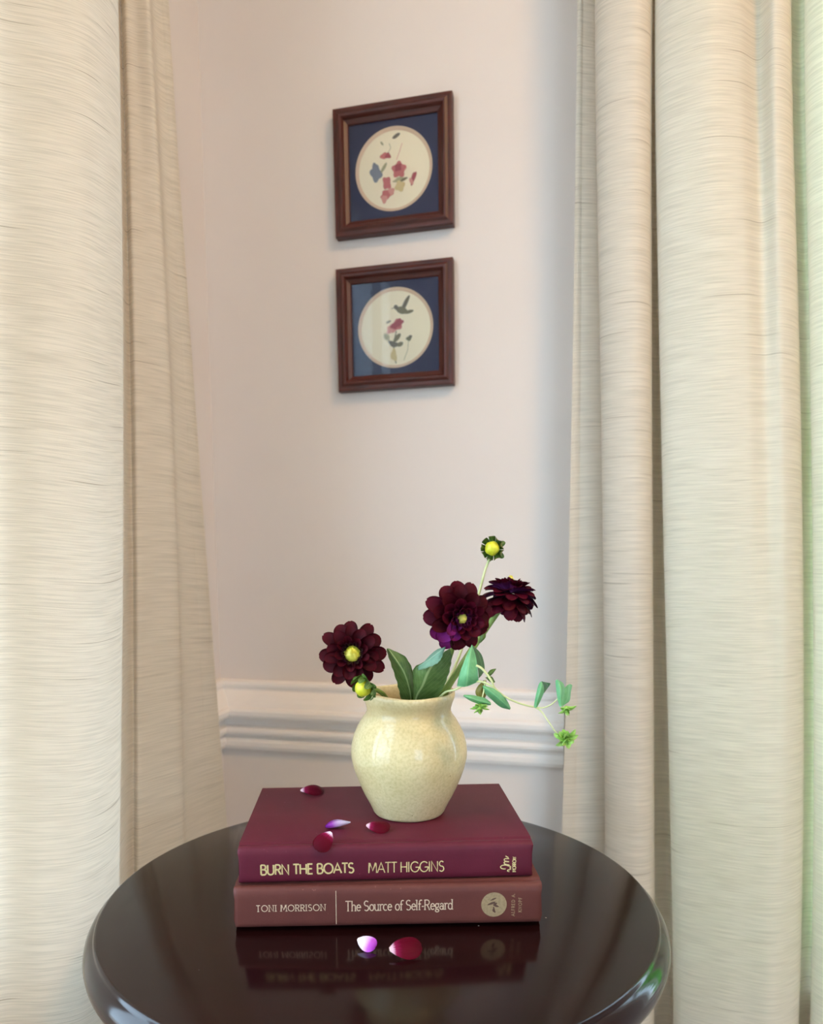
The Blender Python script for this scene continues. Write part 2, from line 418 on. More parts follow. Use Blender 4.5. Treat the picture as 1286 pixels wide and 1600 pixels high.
def petal_grid(L, Wd, cup, arch, tipcurl, notch=0.0, rows=11, colsn=6, base=0.22):
    """petal lying along +x, base at the origin, upper side +z"""
    g = []
    for i in range(rows):
        t = math.sin(math.pi / 2 * i / (rows - 1))
        if t < 0.60: prof = base + (1 - base) * math.sin(math.pi / 2 * t / 0.60) ** 0.85
        else: prof = max(0.20, max(0.0, 1 - ((t - 0.60) / 0.40) ** 2.4) ** 0.5)
        hw = Wd / 2 * prof
        row = []
        for j in range(colsn + 1):
            s = 2 * j / colsn - 1
            x = L * t - 0.3 * notch * L * (1 - abs(s)) * (t ** 8)
            z = arch * L * math.sin(math.pi * t * 0.9) + cup * Wd * s * s * (0.3 + 0.7 * math.sin(math.pi * t)) * (min(1, prof)) + tipcurl * L * t ** 3
            row.append(Vector((x, hw * s, z)))
        g.append(row)
    return g

# ---------------------------------------------------------------- measured shapes
# curtain fold lines: (u, v) of each line at the heights ZL; plants: mm from the foot of the vase
ZL = [0.01, 0.45, 0.7, 0.95, 1.2, 1.45, 1.7, 2.43]
LEFT_FOLDS = [
    [(-0.5, 0.3863), (-0.5, 0.3863), (-0.5, 0.4007), (-0.5, 0.4215), (-0.5, 0.4471), (-0.5, 0.4726), (-0.5, 0.4891), (-0.5, 0.4971)],
    [(-0.526, 0.462), (-0.526, 0.4638), (-0.526, 0.4787), (-0.526, 0.5008), (-0.526, 0.5256), (-0.526, 0.5505), (-0.526, 0.5688), (-0.526, 0.5799)],
    [(-0.524, 0.505), (-0.524, 0.5081), (-0.524, 0.5227), (-0.524, 0.5451), (-0.524, 0.5694), (-0.524, 0.5937), (-0.524, 0.6127), (-0.524, 0.6253)],
    [(-0.508, 0.5316), (-0.508, 0.5353), (-0.508, 0.5496), (-0.508, 0.572), (-0.508, 0.5957), (-0.508, 0.6194), (-0.508, 0.6386), (-0.508, 0.6517)],
    [(-0.473, 0.5431), (-0.473, 0.5468), (-0.473, 0.5605), (-0.473, 0.5827), (-0.473, 0.6077), (-0.473, 0.6343), (-0.473, 0.6573), (-0.473, 0.6733)],
    [(-0.451, 0.565), (-0.451, 0.5691), (-0.451, 0.5825), (-0.451, 0.6047), (-0.451, 0.6291), (-0.451, 0.6548), (-0.451, 0.6772), (-0.451, 0.6932)],
    [(-0.449, 0.5984), (-0.449, 0.6035), (-0.449, 0.6172), (-0.449, 0.6397), (-0.449, 0.6623), (-0.449, 0.6849), (-0.449, 0.7043), (-0.449, 0.7186)],
    [(-0.458, 0.6261), (-0.458, 0.6347), (-0.458, 0.6544), (-0.458, 0.6833), (-0.458, 0.7074), (-0.458, 0.7265), (-0.458, 0.7397), (-0.458, 0.7488)],
    [(-0.485, 0.6597), (-0.485, 0.6701), (-0.485, 0.6911), (-0.485, 0.7201), (-0.485, 0.7445), (-0.485, 0.7643), (-0.485, 0.7789), (-0.485, 0.7892)],
    [(-0.509, 0.7094), (-0.509, 0.7214), (-0.509, 0.7427), (-0.509, 0.7693), (-0.509, 0.7908), (-0.509, 0.8073), (-0.509, 0.8187), (-0.509, 0.8262)],
    [(-0.513, 0.7378), (-0.513, 0.749), (-0.513, 0.7676), (-0.513, 0.79), (-0.513, 0.808), (-0.513, 0.8218), (-0.513, 0.8313), (-0.513, 0.8375)],
    [(-0.503, 0.7361), (-0.503, 0.7469), (-0.503, 0.765), (-0.503, 0.7865), (-0.503, 0.8034), (-0.503, 0.8155), (-0.503, 0.8229), (-0.503, 0.8272)],
    [(-0.493, 0.7621), (-0.493, 0.7717), (-0.493, 0.7872), (-0.493, 0.8044), (-0.493, 0.8169), (-0.493, 0.8247), (-0.493, 0.8277), (-0.493, 0.8283)],
    [(-0.479, 0.7984), (-0.479, 0.8078), (-0.479, 0.8217), (-0.479, 0.834), (-0.479, 0.8393), (-0.479, 0.8374), (-0.479, 0.8284), (-0.479, 0.8179)],
    [(-0.482, 0.8364), (-0.482, 0.8428), (-0.482, 0.8515), (-0.482, 0.858), (-0.482, 0.859), (-0.482, 0.8546), (-0.482, 0.8447), (-0.482, 0.8335)],
    [(-0.474, 0.9783), (-0.474, 0.9618), (-0.474, 0.9406), (-0.474, 0.9185), (-0.474, 0.8982), (-0.474, 0.8796), (-0.474, 0.8629), (-0.474, 0.8484)],
]
RIGHT_FOLDS = [
    [(-0.0237, 1.02), (-0.0223, 1.02), (-0.0206, 1.02), (-0.0198, 1.02), (-0.0202, 1.02), (-0.0218, 1.02), (-0.0247, 1.02), (-0.0286, 1.02)],
    [(0.0418, 1.025), (0.0368, 1.025), (0.0297, 1.025), (0.0211, 1.025), (0.0122, 1.025), (0.003, 1.025), (-0.0066, 1.025), (-0.0168, 1.025)],
    [(0.0615, 1.032), (0.057, 1.032), (0.0507, 1.032), (0.0421, 1.032), (0.0323, 1.032), (0.0214, 1.032), (0.0092, 1.032), (-0.0045, 1.032)],
    [(0.046, 0.995), (0.0421, 0.995), (0.0362, 0.995), (0.0278, 0.995), (0.0181, 0.995), (0.007, 0.995), (-0.0055, 0.995), (-0.0185, 0.995)],
    [(0.0563, 0.974), (0.0526, 0.974), (0.047, 0.974), (0.0389, 0.974), (0.0295, 0.974), (0.0189, 0.974), (0.0071, 0.974), (-0.0043, 0.974)],
    [(0.0823, 0.966), (0.0779, 0.966), (0.0714, 0.966), (0.0627, 0.966), (0.0536, 0.966), (0.0441, 0.966), (0.0341, 0.966), (0.0252, 0.966)],
    [(0.1036, 0.976), (0.0983, 0.976), (0.0903, 0.976), (0.0803, 0.976), (0.0706, 0.976), (0.061, 0.976), (0.0516, 0.976), (0.0433, 0.976)],
    [(0.1128, 0.995), (0.1067, 0.995), (0.0979, 0.995), (0.0873, 0.995), (0.0772, 0.995), (0.0675, 0.995), (0.0583, 0.995), (0.05, 0.995)],
    [(0.1154, 1.03), (0.1084, 1.03), (0.0987, 1.03), (0.0877, 1.03), (0.0773, 1.03), (0.0674, 1.03), (0.0582, 1.03), (0.0491, 1.03)],
    [(0.1378, 1.045), (0.1291, 1.045), (0.1172, 1.045), (0.1034, 1.045), (0.09, 1.045), (0.077, 1.045), (0.0643, 1.045), (0.0511, 1.045)],
    [(0.1565, 1.028), (0.1454, 1.028), (0.1299, 1.028), (0.1127, 1.028), (0.0971, 1.028), (0.0831, 1.028), (0.0708, 1.028), (0.0595, 1.028)],
    [(0.1401, 0.99), (0.1313, 0.99), (0.1184, 0.99), (0.1028, 0.99), (0.0878, 0.99), (0.0735, 0.99), (0.0599, 0.99), (0.0477, 0.99)],
    [(0.1537, 0.965), (0.145, 0.965), (0.1317, 0.965), (0.1153, 0.965), (0.0996, 0.965), (0.0849, 0.965), (0.0709, 0.965), (0.0595, 0.965)],
    [(0.1907, 0.948), (0.1832, 0.948), (0.1713, 0.948), (0.1553, 0.948), (0.1394, 0.948), (0.1235, 0.948), (0.108, 0.948), (0.0952, 0.948)],
    [(0.2133, 0.9449), (0.2088, 0.9439), (0.2012, 0.9423), (0.1893, 0.9427), (0.1753, 0.9461), (0.1591, 0.9528), (0.1412, 0.9624), (0.1255, 0.9715)],
    [(0.2399, 0.9384), (0.2344, 0.9388), (0.2251, 0.9397), (0.2117, 0.9444), (0.1973, 0.9537), (0.1819, 0.9676), (0.1655, 0.9861), (0.1513, 1.0035)],
    [(0.2612, 0.9527), (0.2556, 0.9514), (0.2463, 0.9495), (0.2321, 0.9488), (0.2156, 0.9507), (0.197, 0.9552), (0.1767, 0.9619), (0.1594, 0.9684)],
    [(0.2805, 0.975), (0.2757, 0.975), (0.2677, 0.975), (0.2546, 0.975), (0.2382, 0.975), (0.2185, 0.975), (0.196, 0.975), (0.1761, 0.975)],
    [(0.29, 1.02), (0.2846, 1.02), (0.2762, 1.02), (0.263, 1.02), (0.2467, 1.02), (0.2272, 1.02), (0.2046, 1.02), (0.1826, 1.02)],
    [(0.3123, 1.042), (0.3057, 1.042), (0.2957, 1.042), (0.2812, 1.042), (0.2642, 1.042), (0.2447, 1.042), (0.2226, 1.042), (0.2003, 1.042)],
    [(0.3158, 1.02), (0.3091, 1.02), (0.2988, 1.02), (0.2842, 1.02), (0.2678, 1.02), (0.2494, 1.02), (0.2292, 1.02), (0.2104, 1.02)],
    [(0.296, 0.975), (0.2901, 0.975), (0.2805, 0.975), (0.266, 0.975), (0.2494, 0.975), (0.2306, 0.975), (0.2102, 0.975), (0.1925, 0.975)],
    [(0.3167, 0.948), (0.3103, 0.948), (0.2994, 0.948), (0.2832, 0.948), (0.2652, 0.948), (0.2456, 0.948), (0.2254, 0.948), (0.2087, 0.948)],
    [(0.3629, 0.942), (0.356, 0.942), (0.344, 0.942), (0.3271, 0.942), (0.3102, 0.942), (0.2933, 0.942), (0.2777, 0.942), (0.2654, 0.942)],
    [(0.4124, 0.965), (0.4048, 0.965), (0.3917, 0.965), (0.3736, 0.965), (0.3555, 0.965), (0.3374, 0.965), (0.3204, 0.965), (0.3068, 0.965)],
    [(0.4458, 1.02), (0.4368, 1.02), (0.4228, 1.02), (0.4044, 1.02), (0.386, 1.02), (0.3675, 1.02), (0.3494, 1.02), (0.3342, 1.02)],
    [(0.4749, 1.03), (0.4656, 1.03), (0.4509, 1.03), (0.4318, 1.03), (0.4127, 1.03), (0.3936, 1.03), (0.3746, 1.03), (0.3588, 1.03)],
    [(0.4661, 0.98), (0.4578, 0.98), (0.4436, 0.98), (0.4241, 0.98), (0.4046, 0.98), (0.3851, 0.98), (0.3667, 0.98), (0.352, 0.98)],
    [(0.5099, 0.95), (0.5019, 0.95), (0.4873, 0.95), (0.466, 0.95), (0.4448, 0.95), (0.4235, 0.95), (0.4043, 0.95), (0.3896, 0.95)],
]
LEAF_NARROW = [[(-1.0, -1.0, 86.5), (1.8, -3.0, 86.9), (4.6, -1.0, 86.5)], [(-6.5, -6.0, 104.5), (1.7, -10.0, 104.7), (5.7, -5.0, 104.3)], [(-9.2, -12.0, 116.8), (-0.5, -18.0, 117.3), (4.6, -8.0, 117.2)], [(-12.9, -18.0, 130.0), (-4.3, -24.0, 129.2), (2.3, -13.0, 130.2)], [(-16.6, -24.0, 141.7), (-10.7, -29.0, 140.2), (-3.7, -18.0, 141.4)], [(-18.6, -26.0, 148.5), (-17.5, -28.0, 149.8), (-14.9, -24.0, 148.2)]]
LEAF_BROAD = [[(2.9, -6.0, 88.7), (5.0, -10.0, 88.4), (8.9, -8.0, 87.9)], [(3.9, -12.0, 105.6), (6.0, -17.0, 106.0), (22.5, -13.0, 104.1)], [(3.8, -18.0, 118.9), (11.3, -24.0, 117.7), (29.9, -18.0, 117.7)], [(4.3, -24.0, 131.9), (15.3, -30.0, 129.0), (33.8, -24.0, 130.7)], [(12.2, -28.0, 137.8), (21.1, -32.0, 138.4), (35.2, -26.0, 141.8)], [(27.2, -26.0, 145.0), (29.8, -28.0, 146.9), (34.3, -24.0, 149.1)]]
LEAF_BROAD_FLAP = [[(6.4, -25.0, 132.0), (7.9, -31.0, 135.1), (7.2, -39.0, 132.6)], [(12.2, -28.0, 137.8), (13.5, -38.0, 139.3), (14.8, -45.0, 136.1)], [(17.5, -28.0, 143.7), (20.2, -41.0, 144.9), (22.5, -46.0, 139.9)], [(23.4, -27.0, 148.4), (26.5, -40.0, 149.5), (26.3, -44.0, 144.3)], [(28.3, -25.0, 149.8), (30.4, -34.0, 152.5), (28.5, -40.0, 149.5)]]
LEAF_ROUND_A = [[(49.8, -52.0, 155.1), (49.8, -52.0, 155.1), (50.3, -52.0, 154.6)], [(45.0, -55.0, 145.7), (47.8, -58.0, 145.6), (52.7, -54.0, 147.1)], [(40.9, -56.0, 135.6), (46.1, -61.0, 135.3), (53.9, -58.0, 138.4)], [(39.0, -55.0, 128.2), (45.7, -60.0, 128.5), (54.5, -58.0, 131.7)], [(38.2, -53.0, 122.1), (45.2, -55.0, 121.9), (55.4, -55.0, 126.0)]]
LEAF_ROUND_B = [[(49.8, -52.0, 155.1), (50.5, -50.0, 154.3), (50.7, -48.0, 154.6)], [(52.2, -54.0, 147.6), (55.6, -46.0, 147.6), (58.3, -40.0, 146.8)], [(54.0, -57.0, 138.8), (58.2, -46.0, 139.2), (61.2, -38.0, 139.1)], [(55.1, -57.0, 131.5), (58.6, -48.0, 132.2), (61.5, -40.0, 133.0)], [(55.2, -56.0, 128.8), (56.7, -52.0, 129.2), (58.1, -48.0, 129.6)]]
LEAF_LANCE = [[(58.1, -58.0, 123.4), (58.4, -60.0, 123.3), (59.7, -58.0, 123.4)], [(59.8, -57.0, 117.6), (63.3, -62.0, 120.0), (66.8, -58.0, 120.8)], [(65.6, -56.0, 111.6), (69.5, -62.0, 114.8), (73.5, -58.0, 116.7)], [(73.0, -55.0, 105.2), (75.9, -60.0, 108.8), (78.5, -56.0, 110.0)], [(80.9, -54.0, 102.8), (80.7, -55.0, 103.6), (81.4, -54.0, 103.9)]]
LEAF_LOW = [[(64.6, -61.0, 108.0), (64.2, -64.0, 109.6), (64.0, -61.0, 110.6)], [(58.9, -62.0, 108.2), (58.7, -68.0, 111.9), (59.7, -63.0, 114.0)], [(52.6, -64.0, 110.2), (52.5, -70.0, 113.9), (54.0, -64.0, 115.8)], [(46.8, -66.0, 113.1), (46.9, -70.0, 116.0), (48.4, -65.0, 117.0)], [(42.3, -66.0, 116.2), (42.2, -67.0, 116.9), (42.8, -66.0, 117.3)]]
LEAF_NODE_A = [[(99.2, -58.0, 105.7), (100.6, -59.0, 105.3), (102.3, -58.0, 106.2)], [(100.1, -58.0, 111.9), (101.6, -61.0, 112.5), (104.7, -58.0, 111.3)], [(101.7, -57.0, 119.0), (103.5, -61.0, 119.7), (107.1, -58.0, 117.6)], [(103.3, -56.0, 123.9), (104.8, -59.0, 124.5), (107.3, -57.0, 121.0)], [(105.0, -55.0, 125.8), (105.5, -55.0, 125.8), (106.0, -55.0, 125.3)]]
LEAF_NODE_B = [[(105.5, -55.0, 125.8), (106.2, -54.0, 125.7), (106.7, -54.0, 125.1)], [(106.2, -57.0, 123.1), (109.7, -52.0, 123.8), (112.1, -50.0, 123.9)], [(107.1, -58.0, 120.1), (110.8, -52.0, 121.7), (113.9, -49.0, 122.7)], [(107.2, -58.0, 117.0), (108.0, -56.0, 117.2), (109.4, -54.0, 118.4)]]
LEAF_END_A = [[(118.8, -62.0, 106.9), (120.1, -63.0, 107.1), (121.8, -62.0, 107.9)], [(117.3, -61.0, 113.4), (119.2, -64.0, 114.0), (122.4, -61.0, 113.4)], [(116.4, -60.0, 120.5), (119.1, -64.0, 121.2), (123.7, -59.0, 119.7)], [(116.1, -58.0, 126.3), (118.3, -60.0, 126.6), (122.7, -56.0, 124.4)], [(116.8, -57.0, 127.2), (117.8, -57.0, 127.7), (118.9, -57.0, 127.2)]]
LEAF_END_B = [[(120.0, -61.0, 107.7), (121.8, -60.0, 107.0), (123.7, -58.0, 107.6)], [(122.1, -60.0, 112.2), (125.6, -58.0, 111.8), (128.6, -54.0, 110.0)], [(123.5, -58.0, 117.5), (127.0, -56.0, 117.6), (130.1, -51.0, 116.7)], [(124.3, -56.0, 120.8), (128.0, -53.0, 121.2), (131.5, -49.0, 121.1)], [(126.5, -53.0, 122.3), (129.0, -51.0, 123.0), (131.0, -49.0, 122.1)]]
BRACT_A = [[(61.8, -52.0, 130.7), (62.2, -53.0, 129.8), (62.8, -52.0, 128.6)], [(65.0, -51.0, 134.7), (65.6, -54.0, 133.6), (66.5, -51.0, 131.1)], [(69.7, -50.0, 135.6), (69.7, -50.0, 135.6), (69.7, -50.0, 135.1)]]
BRACT_B = [[(60.8, -52.0, 128.6), (61.7, -53.0, 128.3), (62.3, -52.0, 127.6)], [(66.0, -51.0, 129.5), (65.7, -54.0, 127.9), (65.1, -51.0, 124.8)], [(69.3, -50.0, 124.6), (68.8, -50.0, 124.6), (68.3, -50.0, 124.1)]]
BRACT_C = [[(59.8, -52.0, 126.6), (60.7, -53.0, 126.2), (61.8, -52.0, 126.6)], [(54.8, -51.0, 121.2), (57.6, -54.0, 120.2), (61.0, -51.0, 119.1)], [(53.4, -50.0, 115.3), (57.7, -53.0, 114.2), (62.1, -51.0, 114.9)], [(58.1, -50.0, 109.5), (59.1, -50.0, 109.5), (60.2, -50.0, 110.0)]]
STEM_TRAIL_A = [(0.5, -6.0, 41.8), (22.3, -18.0, 95.6), (31.4, -30.0, 107.8), (38.0, -41.0, 116.8), (47.6, -51.0, 124.4), (56.3, -56.0, 126.2), (62.2, -58.0, 124.5), (67.8, -58.0, 121.3)]
STEM_TRAIL_B = [(52.9, -58.0, 139.4), (56.9, -59.0, 137.5), (62.0, -59.0, 131.8), (65.6, -59.0, 126.2), (67.8, -58.0, 121.3), (75.6, -58.0, 114.6), (84.8, -58.0, 109.9), (93.0, -58.0, 107.2), (99.7, -58.0, 105.7)]
STEM_TRAIL_C = [(99.7, -58.0, 105.7), (106.2, -59.0, 105.3), (112.6, -60.0, 108.1), (118.8, -61.0, 113.9)]
STEM_TRAIL_D = [(99.7, -58.0, 105.7), (105.2, -59.0, 102.2), (111.1, -61.0, 93.8), (116.2, -62.0, 86.2), (122.2, -63.0, 80.7)]
STEM_TRAIL_E = [(120.5, -61.0, 108.3), (122.8, -60.0, 103.9), (125.3, -61.0, 98.4)]
STEM_TRAIL_F = [(60.5, -55.0, 127.1), (59.1, -59.0, 119.5), (56.6, -64.0, 111.2)]
CLUSTER_LOW = [(55.6, -64.0, 110.1)]
CLUSTER_MID = [(124.3, -60.0, 107.0)]
CLUSTER_END = [(123.7, -63.0, 82.7)]
STEM_A = [(-45.0, -28.0, 143.0), (-41.0, -12.0, 126.0), (-31.0, 2.0, 111.5), (-20.0, 4.0, 102.0), (-7.7, 0.0, 80.6), (0.6, 2.0, 39.5)]
STEM_BUD_A = [(-32.6, -42.0, 118.6), (-25.5, -29.0, 114.8), (-18.1, -13.0, 103.4), (-10.5, -6.0, 76.2), (-1.7, -3.0, 41.0)]
STEM_B = [(41.0, -26.0, 164.8), (37.6, -15.0, 149.0), (32.6, -8.0, 129.9), (26.3, -3.0, 101.0), (14.2, 2.0, 39.5)]
STEM_C = [(84.5, 10.0, 186.0), (77.3, 8.0, 176.0), (60.0, 3.0, 151.8), (44.2, -1.0, 128.2), (28.6, -2.0, 100.2), (9.1, 2.0, 39.5)]
STEM_BUD_D = [(71.9, 21.0, 222.9), (68.0, 21.0, 212.8), (63.5, 20.0, 196.0), (56.5, 16.0, 171.9), (43.9, 10.0, 135.7), (28.1, 4.0, 99.0), (16.5, 2.0, 39.5)]
STEM_E = [(52.4, -13.0, 143.2), (40.2, -10.0, 126.3), (30.5, -8.0, 111.5), (22.9, -6.0, 98.8), (11.9, -2.0, 40.6)]
STEM_TRAIL_A[1:4] = [(18.0, -14.0, 92.0), (28.5, -26.5, 110.8), (38.0, -41.0, 117.2)]
LAMP_STRENGTH = 104.0

# ================================================================ THE ROOM
def room_wall(name, bs): return struct(boxes(name, bs, 'wall', room=True))
wb = WIN_B
room_wall('wall_back', [(U0 - WT, wb[0], V1, V1 + WT, 0, CEIL), (wb[1], U9 + WT, V1, V1 + WT, 0, CEIL), (wb[0], wb[1], V1, V1 + WT, 0, wb[2]), (wb[0], wb[1], V1, V1 + WT, wb[3], CEIL)])
wl = WIN_L
w2 = WIN_L2
room_wall('wall_left', [(U0 - WT, U0, V0 - WT, w2[0], 0, CEIL), (U0 - WT, U0, w2[1], wl[0], 0, CEIL), (U0 - WT, U0, w2[0], w2[1], 0, w2[2]), (U0 - WT, U0, w2[0], w2[1], w2[3], CEIL), (U0 - WT, U0, wl[1], V1, 0, CEIL), (U0 - WT, U0, wl[0], wl[1], 0, wl[2]), (U0 - WT, U0, wl[0], wl[1], wl[3], CEIL)])
room_wall('wall_right', [(U9, U9 + WT, V0 - WT, V1, 0, CEIL)])
wf = WIN_F
room_wall('wall_front', [(U0, wf[0], V0 - WT, V0, 0, CEIL), (wf[1], U9, V0 - WT, V0, 0, CEIL), (wf[0], wf[1], V0 - WT, V0, 0, wf[2]), (wf[0], wf[1], V0 - WT, V0, wf[3], CEIL)])
struct(boxes('floor', [(U0 - WT, U9 + WT, V0 - WT, V1 + WT, -0.06, 0)], 'floorboards', room=True))
struct(boxes('ceiling', [(U0 - WT, U9 + WT, V0 - WT, V1 + WT, CEIL, CEIL + 0.06)], 'ceiling', room=True))

# chair rail: one moulded profile, mitred in the corner, (projection, height)
RAIL = [(0.0, 0.908), (0.007, 0.9078), (0.0105, 0.9055), (0.0115, 0.9015), (0.0105, 0.8975), (0.0085, 0.8950), (0.0085, 0.8925), (0.0110, 0.8900), (0.0150, 0.8850), (0.0200, 0.8770), (0.0225, 0.8705), (0.0230, 0.8690), (0.0262, 0.8670), (0.0280, 0.8630), (0.0275, 0.8570), (0.0255, 0.8530), (0.0225, 0.8510), (0.0120, 0.8495), (0.0095, 0.8450), (0.0100, 0.8385), (0.0130, 0.8365), (0.0165, 0.8345), (0.0175, 0.8300), (0.0165, 0.8258), (0.0130, 0.8238), (0.0080, 0.8225), (0.0078, 0.8195), (0.0100, 0.8175), (0.0118, 0.8120), (0.0115, 0.8050), (0.0090, 0.7995), (0.0, 0.7975)]
def rail_run(name, ends):
    vs, fs = [], []
    for e in ends:
        for (p, z) in RAIL: vs.append(e(p) + (z,))
    n = len(RAIL)
    for i in range(n - 1): fs.append((i, i + 1, n + i + 1, n + i))
    fs.append(tuple(range(n))); fs.append(tuple(range(2 * n - 1, n - 1, -1)))
    o = mesh(name, vs, fs, 'trim', smooth=False); o.rotation_euler = (0, 0, -YAW); return struct(o)
rail_run('trim_1', [lambda p: (U0 + p, V1 - p), lambda p: (-0.022, V1 - p)])
rail_run('trim_2', [lambda p: (U0 + p, wl[1] + 0.10), lambda p: (U0 + p, V1 - p)])
struct(boxes('baseboard_back', [(U0, U9, V1 - 0.014, V1, 0, 0.12)], 'trim', room=True, bevel=0.003))
struct(boxes('baseboard_left', [(U0, U0 + 0.014, V0, V1 - 0.0141, 0, 0.12)], 'trim', room=True, bevel=0.003))

def window_unit(name, axis, a0, a1, z0, z1):
    """casing, sash bars and panes of one window; axis 'u' for the back wall, 'v' for the left wall"""
    spot = {'u': W((a0 + a1) / 2, V1, z0), 'v': W(U0, (a0 + a1) / 2, z0), 'f': W((a0 + a1) / 2, V0, z0)}[axis]
    root = struct(empty(name, spot, (0, 0, -YAW + {'u': 0, 'v': math.pi / 2, 'f': math.pi}[axis])))
    hw, h = (a1 - a0) / 2, z1 - z0
    # local: x along the wall, y into the wall, z up
    c = 0.07
    boxes('casing', [(-hw - c, -hw, -0.016, -0.0005, -0.02, h + c), (hw, hw + c, -0.016, -0.0005, -0.02, h + c), (-hw, hw, -0.016, -0.0005, h, h + c)], 'trim', root, 0.002)
    boxes('sill', [(-hw - c, hw + c, -0.035, -0.0005, -0.045, -0.02)], 'trim', root, 0.003)
    f = 0.045; y0, y1 = 0.035, 0.075
    boxes('sash', [(-hw, -hw + f, y0, y1, 0, h), (hw - f, hw, y0, y1, 0, h), (-hw + f, hw - f, y0, y1, 0, f), (-hw + f, hw - f, y0, y1, h - f, h), (-hw + f, hw - f, y0, y1, h / 2 - 0.02, h / 2 + 0.02)], 'trim', root, 0.002)
    nx = 3; w = (2 * hw - 2 * f) / nx
    boxes('muntin', [(-hw + f + w * k - 0.009, -hw + f + w * k + 0.009, y0 + 0.008, y1 - 0.008, f, h - f) for k in range(1, nx)], 'trim', root)
    for k in range(nx):
        for s in (0, 1):
            zz0 = f if s == 0 else h / 2 + 0.02; zz1 = h / 2 - 0.02 if s == 0 else h - f
            x0 = -hw + f + w * k; x1 = x0 + w
            mesh('pane', [(x0, 0.055, zz0), (x1, 0.055, zz0), (x1, 0.055, zz1), (x0, 0.055, zz1)], [(0, 1, 2, 3)], 'glass', root, smooth=False)
    return root
window_unit('window_1', 'v', wl[0], wl[1], wl[2], wl[3])
window_unit('window_3', 'v', w2[0], w2[1], w2[2], w2[3])
window_unit('fill_window', 'f', wf[0], wf[1], wf[2], wf[3])  # unseen extra window, placed and sized as fill light
window_unit('window_2', 'u', wb[0], wb[1], wb[2], wb[3])

# the garden outside
struct(boxes('ground_outside', [(-14, 14, -14, 14, -0.50, -0.35)], 'grass', room=True))
def foliage_bank(name, p0, p1, depth, h, seed):
    rnd = random.Random(seed); nx, nz = 46, 22
    vs, fs = [], []
    for i in range(nx + 1):
        for k in range(nz + 1):
            u = p0[0] + (p1[0] - p0[0]) * i / nx; v = p0[1] + (p1[1] - p0[1]) * i / nx
            z = -0.35 + h * k / nz
            b = 0.16 * math.sin(i * 1.3 + seed) + 0.14 * math.sin(k * 1.9 + i * 0.7) + rnd.uniform(-0.16, 0.16)
            if k == nz: b += 0.4
            vs.append((u + depth[0] * (b + 0.02 * k), v + depth[1] * (b + 0.02 * k), z + rnd.uniform(-0.06, 0.06)))
    for i in range(nx):
        for k in range(nz):
            a = i * (nz + 1) + k; fs.append((a, a + nz + 1, a + nz + 2, a + 1))
    o = mesh(name, vs, fs, 'hedge'); o.rotation_euler = (0, 0, -YAW); return struct(o)
foliage_bank('foliage_outside', (-1.6, 4.0), (5.0, 4.0), (0, 1), 5.0, 1)

# ceiling lamp, out of the picture: warm light from the upper right
lamp = empty('ceiling_lamp', (0.75, -0.15, CEIL)); tag(lamp, 'flush ceiling lamp with a frosted glass bowl', 'ceiling lamp')
lathe('canopy', [(0.001, 0), (0.16, 0), (0.16, -0.02), (0.14, -0.03), (0.001, -0.03)], 'brass', lamp, 40)
M['lamp'] = m_lamp((1.0, 0.60, 0.28, 1), LAMP_STRENGTH)
lathe('glass_bowl', [(0.14, -0.028), (0.145, -0.04), (0.13, -0.075), (0.09, -0.105), (0.04, -0.12), (0.001, -0.122)], 'lamp', lamp, 40)

